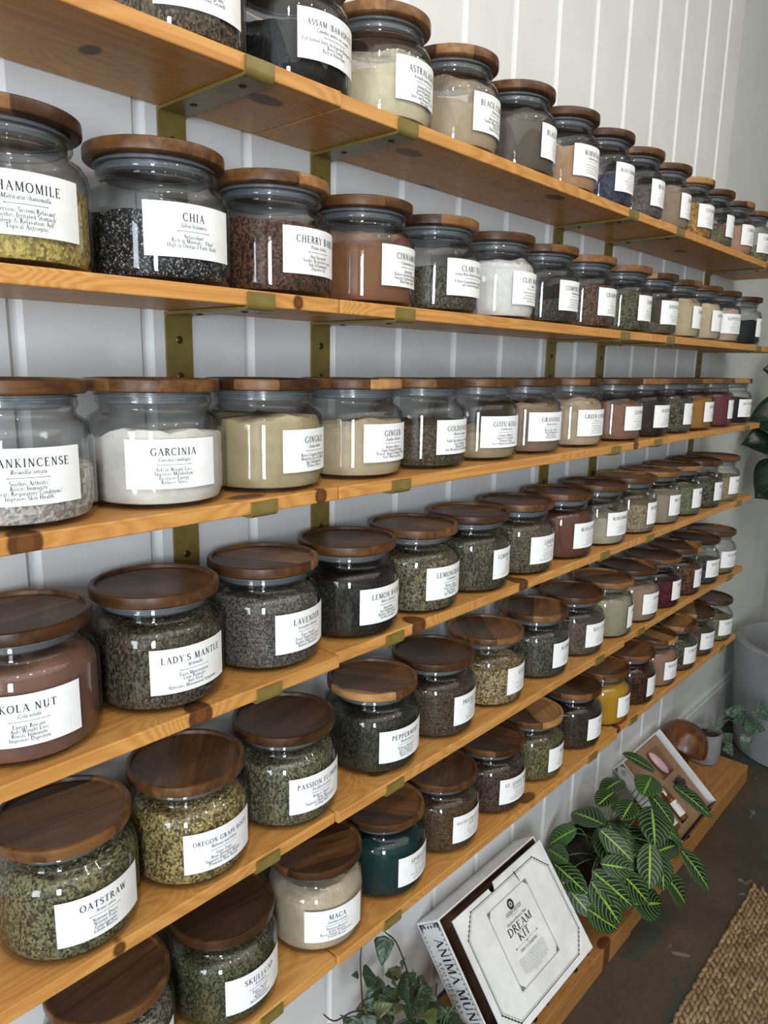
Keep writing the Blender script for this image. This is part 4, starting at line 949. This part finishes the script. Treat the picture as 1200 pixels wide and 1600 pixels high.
def bottle(s, tb, ln, r, lab, white=True):
    """small dropper bottle lying up the slope of the insert"""
    nb = Vector((0, U2.z, -U2.y)); X1 = Vector((1, 0, 0)); c0 = f2(s, tb, 0.020)
    e = empty('dropper_bottle', c0); tag(e, lab, 'bottle')
    mp = lambda p: c0 + X1 * p[0] - nb * p[1] + U2 * p[2]
    def part(name, prof, mat, inkf=None, mats=None):
        t = MB(); t.lathe([(q_ * 1.0, z) for q_, z in prof], 24, capb=True, capt=True)
        b = MB(); b.add([mp(v) for v in t.v], t.f)
        if inkf: inkf(b)
        rel(b.build(name, mats or mat, smooth=True), e)
    part('bottle_glass', [(r * .9, 0), (r, .003), (r, ln * .62), (r * .85, ln * .68), (r * .42, ln * .74), (r * .42, ln * .78)], M_OIL)
    part('cap', [(r * .5, ln * .78), (r * .5, ln * .88), (r * .42, ln * .89)], M_GOLD)
    part('dropper_bulb', [(r * .36, ln * .89), (r * .34, ln * .97), (r * .2, ln)], M_DROP)
    def inkf(b):
        k = Ink(); k.ring(0, ln * .46, .003, .0045, 14)
        rr = random.Random(1)
        for i in range(4): k.squiggle(0, ln * (.36 - .06 * i), r * 1.0, .0022, rr)
        Rr = r + .0008; k.into(b, lambda u, v: mp((Rr * sin(u / r), Rr * cos(u / r), v)), 1)
    t = MB(); n = 12; Rr = r + .0004
    vs = []; fs = []
    for i in range(n + 1):
        a = -1.35 + 2.7 * i / n
        vs += [mp((Rr * sin(a), Rr * cos(a), ln * .12)), mp((Rr * sin(a), Rr * cos(a), ln * .56))]
        if i: fs.append((2 * i - 2, 2 * i, 2 * i + 1, 2 * i - 1))
    t.add(vs, fs, 0); inkf(t); rel(t.build('paper_label', [M_PAPER, M_INK]), e)
bottle(-0.198, 0.036, 0.112, 0.0175, 'amber dropper bottle with gold cap and white label in the open kit box')
bottle(-0.266, 0.034, 0.108, 0.0165, 'second amber bottle in the open kit box, half hidden by leaves')

# ------------------------------------------------------------------ wooden mushroom, small pot, large planter
def mush_mat():
    m, nt, out = new_mat('carved_wood'); g = NT(nt)
    f = g.noise(g.coords((14, 14, 3)), 2.2, 4, 0.6, 1.2)
    c = g.ramp(f, [(0.25, (0.035, 0.011, 0.004)), (0.5, (0.10, 0.034, 0.010)), (0.75, (0.21, 0.08, 0.022))])
    g.bsdf(out, c, 0.3, None, 0, 0.5); return m
M_MUSH = mush_mat()
mu = empty('wooden_mushroom', (2.452, -0.086, BZ)); tag(mu, 'carved brown wooden mushroom beside the small grey pot on the bench', 'mushroom')
b = MB(); b.lathe([(0.032, 0), (0.034, 0.004), (0.027, 0.03), (0.022, 0.08), (0.024, 0.165), (0.03, 0.180)], 28, capb=True, capt=True)
child('stem', b.mesh('stem', M_MUSH, True), mu)
b = MB(); b.lathe([(0.002, 0.004), (0.045, -0.002), (0.072, -0.012), (0.082, -0.014), (0.0885, -0.007), (0.0885, 0.004), (0.083, 0.028), (0.071, 0.052), (0.053, 0.070), (0.03, 0.081), (0.012, 0.0845), (0.001, 0.085)], 44)
cp = child('cap', b.mesh('cap', M_MUSH, True), mu, (-0.020, 0.0, 0.172)); cp.scale = (1.02, 1.02, 1.02); cp.rotation_euler = (math.radians(14), math.radians(20), 0)

M_CEMENT = speck('grey_cement', (0.20, 0.20, 0.20, 1), (0.25, 0.25, 0.25, 1), 18, 0.75, 0.05, 0.25)
M_SOIL = speck('dark_soil', (0.012, 0.010, 0.008, 1), (0.05, 0.042, 0.032, 1), 160, 0.95, 0.5)
PX, PY = 2.698, -0.086
po = empty('cement_pot', (PX, PY, BZ)); tag(po, 'small grey cement pot with a trailing plant at the bench end', 'pot')
b = MB(); b.lathe([(0.002, 0), (0.046, 0), (0.055, 0.005), (0.0585, 0.018), (0.060, 0.05), (0.060, 0.122), (0.0585, 0.1265), (0.0555, 0.1265), (0.0545, 0.124), (0.0540, 0.06), (0.002, 0.058)], 44)
child('pot_body', b.mesh('pot_body', M_CEMENT, True), po)
b = MB(); b.lathe([(0.053, 0.105), (0.045, 0.109), (0.02, 0.111), (0.001, 0.1105)], 28)
child('soil', b.mesh('soil', M_SOIL, True), po)

# leaves
def leaf_uv_mat(name, dark, mid, vein, rib, nv, ribw, veinw, silver=None, rough=0.35, marg=None):
    m, nt, out = new_mat(name); g = NT(nt)
    uv = g.n('UVMap'); sep = g.n('SeparateXYZ'); g.link(uv.outputs[0], sep.inputs[0])
    u, v = sep.outputs[0], sep.outputs[1]; av = g.math('ABSOLUTE', g.math('SUBTRACT', v, 0.5)); av = g.math('MULTIPLY', av, 2.0)
    ph = g.math('SUBTRACT', g.math('MULTIPLY', u, nv), g.math('MULTIPLY', g.math('POWER', av, 1.6), nv * 0.30))
    tri = g.math('ABSOLUTE', g.math('SUBTRACT', g.math('FRACT', ph), 0.5))
    vl = g.n('MapRange', interpolation_type='SMOOTHSTEP'); g.link(tri, vl.inputs[0]); vl.inputs[1].default_value = veinw; vl.inputs[2].default_value = veinw * 0.45; vl.inputs[3].default_value = 0; vl.inputs[4].default_value = 1
    c = g.mix(g.noise(g.coords(), 40, 2), dark, mid)
    if marg:
        mg = g.n('MapRange'); g.link(av, mg.inputs[0]); mg.inputs[1].default_value = 0.55; mg.inputs[2].default_value = 1.0; c = g.mix(mg.outputs[0], c, marg)
    if silver:
        sn = g.noise(g.coords(), 130, 2, 0.5); sf = g.n('MapRange'); g.link(sn, sf.inputs[0]); sf.inputs[1].default_value = 0.48; sf.inputs[2].default_value = 0.56
        c = g.mix(sf.outputs[0], c, silver)
    c = g.mix(vl.outputs[0], c, vein)
    zz = g.math('ABSOLUTE', g.math('SUBTRACT', g.math('FRACT', g.math('MULTIPLY', u, nv)), 0.5))
    rw = g.math('ADD', ribw, g.math('MULTIPLY', zz, ribw * 1.9))
    rb = g.math('LESS_THAN', av, rw); c = g.mix(rb, c, rib)
    g.bsdf(out, c, rough, g.bump(tri, 0.25, 0.002), 0, 0.4); return m
def V4(*a): return (*a, 1)
M_MARANTA = leaf_uv_mat('striped_leaf', V4(.005, .014, .006), V4(.009, .026, .008), V4(.17, .28, .11), V4(.23, .42, .04), 8.0, 0.05, 0.10, marg=V4(.018, .060, .009))
M_MARANTA2 = leaf_uv_mat('striped_young_leaf', V4(.02, .065, .012), V4(.03, .09, .016), V4(.17, .33, .09), V4(.22, .42, .05), 8.0, 0.05, 0.09)
M_IVY = leaf_uv_mat('ivy_leaf', V4(.014, .032, .015), V4(.03, .058, .025), V4(.08, .12, .055), V4(.10, .14, .07), 5.0, 0.02, 0.05)
M_IVY2 = leaf_uv_mat('olive_ivy_leaf', V4(.06, .075, .025), V4(.09, .10, .035), V4(.12, .13, .06), V4(.13, .14, .07), 5.0, 0.02, 0.05)
M_FIG = leaf_uv_mat('fig_leaf', V4(.004, .013, .007), V4(.007, .020, .010), V4(.014, .034, .016), V4(.026, .05, .023), 6.0, 0.022, 0.06, rough=0.28)
M_POTHOS = leaf_uv_mat('silver_leaf', V4(.026, .052, .034), V4(.036, .066, .044), V4(.06, .10, .07), V4(.05, .085, .055), 5.0, 0.015, 0.03, silver=V4(.095, .14, .105))
M_STEM = simple('green_stem', (0.10, 0.16, 0.05), 0.5); M_TWIG = simple('brown_twig', (0.035, 0.022, 0.014), 0.6); M_BARK = simple('grey_bark', (0.13, 0.10, 0.075), 0.8)

SHAPES = {'oval': lambda u: (sin(pi * min(1, max(0, u)) ** 0.92)) ** 0.62,
          'heart': lambda u: min(1.0, (u / 0.16) ** 0.55) * (1 - u) ** 0.75 * 1.28 if u > 0 else 0.0,
          'fiddle': lambda u: (0.62 * math.exp(-((u - .25) / .2) ** 2) + 1.0 * math.exp(-((u - .68) / .25) ** 2)) * min(1, (u / .05)) ** .5 * min(1, (1 - u) / .12) ** .6}
def leaf(name, a, tip, width, nrm, mat, parent, shape='oval', droop=0.12, fold=0.15, wave=0.0, nu=14, nvv=6, seed=0, thick=0.0006):
    a, tip, nrm = Vector(a), Vector(tip), Vector(nrm)
    ax = tip - a; L = ax.length; d = ax / L; side = d.cross(nrm)
    if side.length < 1e-3: side = d.cross(Vector((0.3, -0.8, 0.5)))
    side.normalize(); n = side.cross(d); r = random.Random(seed); p0 = r.uniform(0, 6)
    vs = []; uvs = []; fs = []; fn = SHAPES[shape]
    top = []
    for i in range(nu + 1):
        u = i / nu; hw = max(0.0006, fn(u) * width / 2)
        for j in range(nvv + 1):
            v = j / nvv * 2 - 1
            p = a + d * (L * u) + side * (hw * v) + n * (droop * L * (sin(pi * u) * 0.9) - fold * hw * (1 - abs(v)) + wave * L * abs(v) * sin(9 * u + p0 + (2 if v > 0 else 0)))
            vs.append(p); uvs.append((u, j / nvv))
    w_ = nvv + 1
    for i in range(nu):
        for j in range(nvv): fs.append((i * w_ + j, i * w_ + j + 1, (i + 1) * w_ + j + 1, (i + 1) * w_ + j))
    me = bpy.data.meshes.new(name); off = parent.location if parent else Vector()
    me.from_pydata([v - off for v in vs], [], fs); me.materials.append(mat)
    ul = me.uv_layers.new(name='UVMap')
    for p in me.polygons:
        p.use_smooth = True
        for li in p.loop_indices: ul.data[li].uv = uvs[me.loops[li].vertex_index]
    o = bpy.data.objects.new(name, me); COL.objects.link(o)
    if parent: o.parent = parent
    so = o.modifiers.new('thickness', 'SOLIDIFY'); so.thickness = thick; so.offset = 0
    return o

# prayer plant
CAMP = Vector((-0.157, -0.913, 1.59))
mp_ = empty('prayer_plant', (1.700, -0.118, BZ)); tag(mp_, 'striped prayer plant with lime veins in a black pot on the bench', 'plant')
b = MB(); b.lathe([(0.002, 0), (0.074, 0), (0.078, 0.004), (0.098, 0.140), (0.104, 0.141), (0.104, 0.158), (0.099, 0.158), (0.096, 0.152), (0.091, 0.11), (0.002, 0.108)], 36)
child('nursery_pot', b.mesh('nursery_pot', simple('black_plastic', (0.012, 0.012, 0.013), 0.4), True), mp_)
b = MB(); b.lathe([(0.0935, 0.128), (0.05, 0.134), (0.001, 0.133)], 28); child('soil', b.mesh('soil', M_SOIL, True), mp_)
MAR = [[[1.578, -0.097, 0.326], [1.572, -0.024, 0.244], 0.058], [[1.619, -0.169, 0.352], [1.673, -0.032, 0.307], 0.068], [[1.982, -0.15, 0.357], [1.936, -0.072, 0.399], 0.054], [[1.976, -0.153, 0.348], [1.799, -0.19, 0.36], 0.082], [[1.905, -0.094, 0.341], [1.73, -0.089, 0.357], 0.058], [[2.001, -0.21, 0.321], [2.013, -0.331, 0.258], 0.068], [[1.796, -0.224, 0.346], [1.701, -0.276, 0.302], 0.087], [[1.862, -0.194, 0.345], [1.843, -0.27, 0.294], 0.052], [[1.597, -0.163, 0.345], [1.6, -0.254, 0.298], 0.06], [[1.683, -0.269, 0.308], [1.622, -0.299, 0.227], 0.073], [[1.848, -0.303, 0.22], [1.863, -0.383, 0.129], 0.066], [[1.698, -0.31, 0.232], [1.79, -0.356, 0.093], 0.071], [[1.504, -0.192, 0.283], [1.556, -0.282, 0.201], 0.068], [[1.555, -0.243, 0.283], [1.613, -0.303, 0.188], 0.057], [[1.488, -0.199, 0.262], [1.519, -0.265, 0.165], 0.068], [[1.551, -0.278, 0.206], [1.713, -0.316, 0.133], 0.081], [[1.495, -0.085, 0.256], [1.469, -0.191, 0.242], 0.053], [[1.463, -0.127, 0.242], [1.462, -0.212, 0.19], 0.056], [[1.462, -0.208, 0.202], [1.517, -0.262, 0.144], 0.054], [[1.57, -0.02, 0.232], [1.495, -0.123, 0.282], 0.049], [[1.531, -0.205, 0.298], [1.586, -0.262, 0.281], 0.053], [[1.706, -0.292, 0.278], [1.686, -0.316, 0.194], 0.05], [[1.789, -0.273, 0.304], [1.866, -0.295, 0.232], 0.058], [[1.686, -0.283, 0.29], [1.814, -0.298, 0.254], 0.05], [[1.744, -0.12, 0.367], [1.694, -0.115, 0.363], 0.044], [[1.73, -0.185, 0.366], [1.691, -0.189, 0.362], 0.037]]
rp = random.Random(14)
for i in range(7):                                         # shorter leaves under the outer ones
    an = rp.uniform(-2.9, 0.2); el = rp.uniform(0.1, 1.2); rd = rp.uniform(0.10, 0.17)
    c = Vector((1.70 + 1.25 * rd * cos(el) * cos(an), -0.135 + 0.85 * rd * cos(el) * sin(an), 0.225 + rd * 0.62 * sin(el)))
    dv = Vector((cos(an), sin(an) - .2, -0.75 + rp.uniform(-.3, .6))).normalized() * 0.055
    MAR.append((tuple(c - dv), tuple(c + dv), rp.uniform(.055, .068)))
for i, (a, tip, wd) in enumerate(MAR):
    a, tip = Vector(a), Vector(tip); c = (a + tip) / 2
    out_ = (c - Vector((1.70, -0.125, 0.12))).normalized(); nrm = (out_ * 0.9 + (CAMP - c).normalized() * 0.9 + Vector((0, 0, 0.35))).normalized()
    L = (tip - a).length
    cc = (a + tip) / 2; Lw = min(0.140, max(0.095, L * 1.12)); dd = (tip - a).normalized(); a, tip = cc - dd * Lw / 2, cc + dd * Lw / 2
    leaf('leaf', a, tip, max(wd, 0.060) * 1.04, nrm, M_MARANTA2 if i in (0, 3, 19, 22) else M_MARANTA, mp_, 'oval', 0.06, 0.10, 0.008, 16, 8, i)
    r0 = Vector((1.70 + rnd.uniform(-.03, .03), -0.125 + rnd.uniform(-.03, .03), BZ + 0.13)); mid = (r0 + a) / 2 + Vector((0, 0, 0.05 if a.z > 0.24 else 0.11))
    pts = [r0 * (1 - q) ** 2 + mid * 2 * q * (1 - q) + a * q * q for q in [k / 8 for k in range(9)]]
    s_ = MB(); s_.tube([p - mp_.location for p in pts], 0.0017, 6, r1=0.0013); child('stalk', s_.mesh('stalk', M_STEM, True), mp_)

# ivy at the near end of the bench
iv = empty('ivy_plant', (0.86, -0.125, BZ)); tag(iv, 'dark green trailing ivy plant in front of the lettered kit box side', 'plant')
b = MB(); b.lathe([(0.002, 0), (0.05, 0), (0.054, 0.004), (0.066, 0.11), (0.070, 0.112), (0.070, 0.124), (0.066, 0.124), (0.062, 0.10), (0.002, 0.098)], 32)
child('pot_body', b.mesh('pot_body', M_CEMENT, True), iv)
b = MB(); b.lathe([(0.0625, 0.104), (0.04, 0.110), (0.001, 0.109)], 24); child('soil', b.mesh('soil', M_SOIL, True), iv)
r = random.Random(21)
def ivy_stem(pts, lf):
    s_ = MB(); P = [Vector(p) for p in pts]; Q = []
    for i in range(len(P) - 1):
        for k in range(5):
            q = k / 5; m0 = P[max(0, i - 1)]; p1, p2 = P[i], P[i + 1]; p3 = P[min(len(P) - 1, i + 2)]
            Q.append(0.5 * ((2 * p1) + (p2 - m0) * q + (2 * m0 - 5 * p1 + 4 * p2 - p3) * q * q + (3 * p1 - m0 - 3 * p2 + p3) * q ** 3))
    Q.append(P[-1]); s_.tube([p - iv.location for p in Q], 0.0022, 6, r1=0.0011); child('stem', s_.mesh('stem', M_TWIG, True), iv)
    for (t, tx, ty, tz, ln, mt) in lf:
        a = Q[min(len(Q) - 1, int(t * (len(Q) - 1)))]; dv = Vector((tx, ty, tz)).normalized()
        leaf('leaf', a + dv * 0.006, a + dv * (0.006 + ln), ln * 0.72, (CAMP - a).normalized() + Vector((r.uniform(-.4, .4), 0, r.uniform(-.2, .5))), mt, iv, 'heart', 0.07, 0.12, 0.01, 10, 6, r.randint(0, 999))
# long bare shoots
ivy_stem([(0.86, -.12, .19), (0.845, -.115, .33), (0.825, -.11, .41), (0.80, -.105, .475), (0.775, -.10, .508), (0.772, -.098, .53)],
         [(.80, -.5, -.3, -1, .052, M_IVY), (.8, .1, .3, 1, .026, M_IVY), (1.0, .5, 0, .6, .014, M_IVY), (.42, -.6, -.2, .6, .03, M_IVY), (.97, .9, -.2, -.8, .018, M_IVY)])
ivy_stem([(0.84, -.13, .19), (0.78, -.13, .30), (0.715, -.13, .385), (0.665, -.125, .425), (0.62, -.12, .435), (0.592, -.12, .47)],
         [(.55, -.1, -.5, -1, .065, M_IVY), (.7, -.4, -.4, .3, .035, M_IVY), (.82, -.6, 0, -.6, .022, M_IVY), (.45, .5, -.5, .3, .04, M_IVY2), (.62, -.5, -.3, -.9, .05, M_IVY)])
ivy_stem([(0.70, -.13, .30), (0.69, -.125, .40), (0.688, -.12, .46), (0.69, -.115, .515), (0.70, -.11, .545)],
         [(.62, .8, -.1, -.75, .05, M_IVY), (.6, -.6, .1, .3, .018, M_IVY), (1.0, .4, .2, .6, .014, M_IVY), (1.0, -.4, .2, .5, .012, M_IVY), (.25, -.2, -.3, 1, .022, M_IVY2), (.3, .4, -.2, .3, .02, M_IVY)])
# the bushy mass
for i in range(130):
    a = r.uniform(0, 2 * pi); e2 = math.asin(r.uniform(-0.25, 1)); rad = r.uniform(0.55, 1.0)
    p = Vector((0.862 + 0.150 * rad * cos(e2) * cos(a), -0.125 + 0.092 * rad * cos(e2) * sin(a), 0.235 + 0.165 * rad * sin(e2)))
    if p.y > -0.012: p.y = -0.02
    if p.x > 0.965: p.x -= 0.06
    zmax = 0.415 - max(0.0, p.x - 0.82) * 1.8
    if p.z > zmax: p.z = zmax - r.uniform(0, .05)
    dv = Vector((cos(a) * cos(e2) + r.uniform(-.5, .5), sin(a) * cos(e2) - 0.35, sin(e2) * 0.6 - 0.45 + r.uniform(-.4, .5))).normalized(); ln = r.uniform(0.024, 0.048)
    leaf('leaf', p, p + dv * ln, ln * r.uniform(.75, .95), (CAMP - p).normalized() + Vector((r.uniform(-.6, .6), r.uniform(-.2, .2), r.uniform(-.3, .6))), M_IVY2 if r.random() < 0.16 else M_IVY, iv, 'heart', 0.10, 0.16, 0.02, 10, 6, i)
for i in range(16):
    a = r.uniform(0, 2 * pi); p0 = Vector((0.86 + .04 * cos(a), -.125 + .035 * sin(a), .17)); p1 = Vector((0.86 + .13 * cos(a), -.125 + .075 * sin(a), r.uniform(.25, .33)))
    if p1.x > 0.9: p1.x = 0.9
    s_ = MB(); s_.tube([p0 - iv.location, (p0 + p1) / 2 + Vector((0, 0, .03)) - iv.location, p1 - iv.location], 0.0016, 5); child('stem', s_.mesh('stem', M_TWIG if i % 3 else M_STEM, True), iv)

# silver trailing plant of the small pot
tp = empty('trailing_plant', (PX, PY, BZ + 0.110)); tag(tp, 'silvery green trailing plant hanging from the small grey pot', 'plant')
def vine(pts, lv):
    s_ = MB(); s_.tube([Vector(p) - tp.location for p in pts], 0.0016, 6); child('vine', s_.mesh('vine', M_STEM, True), tp)
    for a, tip, wd in lv: leaf('leaf', a, tip, wd, (CAMP - Vector(a)).normalized() + Vector((0.1, -.1, .35)), M_POTHOS, tp, 'heart', 0.06, 0.1, 0.0, 10, 6)
vine([(2.715, -.09, .182), (2.74, -.11, .215), (2.775, -.145, .235), (2.80, -.185, .215), (2.81, -.205, .18)],
     [((2.79, -.165, .262), (2.83, -.20, .205), .062), ((2.80, -.195, .225), (2.86, -.26, .20), .066), ((2.81, -.205, .18), (2.80, -.20, .115), .05)])
vine([(2.72, -.10, .182), (2.745, -.12, .245), (2.79, -.18, .285), (2.82, -.24, .295)],
     [((2.80, -.225, .315), (2.83, -.275, .255), .066), ((2.775, -.16, .30), (2.79, -.185, .245), .06), ((2.76, -.14, .255), (2.785, -.165, .30), .04)])
vine([(2.72, -.085, .182), (2.76, -.115, .20), (2.785, -.135, .16), (2.79, -.14, .12)],
     [((2.785, -.135, .17), (2.80, -.15, .105), .05), ((2.79, -.14, .12), (2.80, -.17, .075), .045)])

# big planter with fiddle-leaf fig at the right edge
FX, FY = 3.180, -0.312
pl = empty('large_planter', (FX, FY, 0)); tag(pl, 'large pale grey planter on the floor at the right picture edge', 'planter')
b = MB(); b.lathe([(0.002, 0.0), (0.232, 0.0), (0.240, 0.006), (0.266, 0.24), (0.283, 0.465), (0.283, 0.482), (0.276, 0.490), (0.256, 0.490), (0.250, 0.482), (0.238, 0.30), (0.002, 0.298)], 72)
child('planter_body', b.mesh('planter_body', speck('planter_clay', (0.21, 0.215, 0.22, 1), (0.27, 0.275, 0.28, 1), 7, 0.6, 0.04, 0.3), True), pl)
b = MB(); b.lathe([(0.236, 0.335), (0.1, 0.345), (0.001, 0.344)], 40); child('soil', b.mesh('soil', M_SOIL, True), pl)
ft = empty('fiddle_leaf_fig', (FX, FY, 0.345)); tag(ft, 'fiddle-leaf fig with broad dark leaves rising from the large planter', 'plant')
b = MB(); b.tube([Vector((0, 0, -0.04)), Vector((0.01, 0, .4)), Vector((-0.01, 0.02, .9)), Vector((0.02, 0.0, 1.5)), Vector((0.03, 0, 1.75))], 0.016, 12, r1=0.009)
child('trunk', b.mesh('trunk', M_BARK, True), ft)
for i, (a, tip, wd) in enumerate([((3.15, -.27, 1.58), (3.01, -.05, 1.60), .15), ((3.15, -.29, 1.43), (2.93, -.04, 1.40), .19), ((3.15, -.29, 1.35), (2.90, -.035, 1.31), .17),
        ((3.14, -.28, 1.30), (2.97, -.09, 1.10), .21), ((3.26, -.30, 1.5), (3.30, -.52, 1.58), .17), ((3.27, -.28, 1.62), (3.5, -.2, 1.72), .17), ((3.25, -.30, 1.35), (3.36, -.55, 1.28), .18),
        ((3.26, -.28, 1.75), (3.2, -.42, 1.95), .16), ((3.26, -.28, 1.9), (3.35, -.15, 2.12), .16), ((3.26, -.28, 2.05), (3.20, -.20, 2.28), .15), ((3.25, -.29, 1.2), (3.45, -.38, 1.1), .18),
        ((3.22, -.32, 1.75), (3.08, -.52, 1.95), .18), ((3.22, -.32, 1.9), (3.0, -.38, 2.12), .18), ((3.22, -.34, 1.62), (3.14, -.60, 1.64), .18), ((3.2, -.3, 2.08), (3.05, -.1, 2.3), .17), ((3.24, -.33, 2.05), (3.3, -.55, 2.3), .17)]):  # some leaves here sit out of view, added to shade the wall
    leaf('leaf', a, tip, wd, (CAMP - Vector(a)).normalized() + Vector((0, -.1, .5)), M_FIG, ft, 'fiddle', 0.08, 0.12, 0.025, 18, 8, i)
    z = a[2] - 0.03; s_ = MB(); s_.tube([Vector((3.195, -.295, z)) - ft.location, Vector(a) - ft.location], 0.003, 6); child('leaf_stalk', s_.mesh('leaf_stalk', M_STEM, True), ft)

# ------------------------------------------------------------------ braided jute rug
def rug():
    m, nt, out = new_mat('braided_jute'); g = NT(nt)
    f = g.noise(g.coords((90, 500, 300)), 1.0, 3, 0.6); f2 = g.noise(g.coords(), 9, 3); isl = g.n('NewGeometry').outputs['Random Per Island']
    c = g.ramp(g.math('ADD', g.math('MULTIPLY', f, 0.55), g.math('MULTIPLY', isl, 0.4)), [(0.15, (0.12, 0.074, 0.038)), (0.5, (0.29, 0.19, 0.103)), (0.85, (0.50, 0.36, 0.22))])
    c = g.mix(g.math('MULTIPLY', f2, 0.4), c, (0.22, 0.135, 0.07, 1))
    g.bsdf(out, c, 0.85, g.bump(f, 0.5, 0.002), 0, 0.15)
    b = MB(); x0, x1, y0, y1 = 0.35, 2.155, -1.5, -0.437; r = random.Random(5)
    b.box((x0, y0, 0.0006), (x1 - 0.006, y1 - 0.006, 0.006))
    row = 0.0115; st = 0.0235
    ny = int((y1 - y0) / row); nx = int((x1 - x0) / st)
    for j in range(ny):
        yy = y1 - 0.004 - j * row
        if yy < -1.0: st2 = 0.05
        else: st2 = st
        nn = int((x1 - x0) / st2)
        for i in range(nn):
            cx = x1 - 0.010 - (i + (0.5 if j % 2 else 0)) * st2 + r.uniform(-.002, .002); cy = yy + r.uniform(-.0015, .0015)
            if cx - st2 * .6 < x0: continue
            sl = (0.50 if j % 2 else 0.12) + r.uniform(-.3, .3); l, wd, hh = st2 * 0.74, row * 0.62, 0.0075 * r.uniform(.7, 1.2)
            vs = []; fs = []; n, mm = 7, 3
            for q in range(mm + 1):
                ph = (pi / 2) * q / mm * 0.98
                for k in range(n):
                    a = 2 * pi * k / n; ex, ey = l * cos(a) * cos(ph), wd * sin(a) * cos(ph)
                    vs.append((cx + ex * cos(sl) - ey * sin(sl), cy + ex * sin(sl) + ey * cos(sl), 0.004 + hh * sin(ph)))
            for q in range(mm):
                for k in range(n): fs.append((q * n + k, q * n + (k + 1) % n, (q + 1) * n + (k + 1) % n, (q + 1) * n + k))
            fs.append(tuple(mm * n + k for k in range(n)))
            b.add(vs, fs)
    o = b.build('jute_rug', m)
    for p in o.data.polygons: p.use_smooth = True
    tag(o, 'braided tan jute rug on the concrete floor beside the bench', 'rug')
rug()
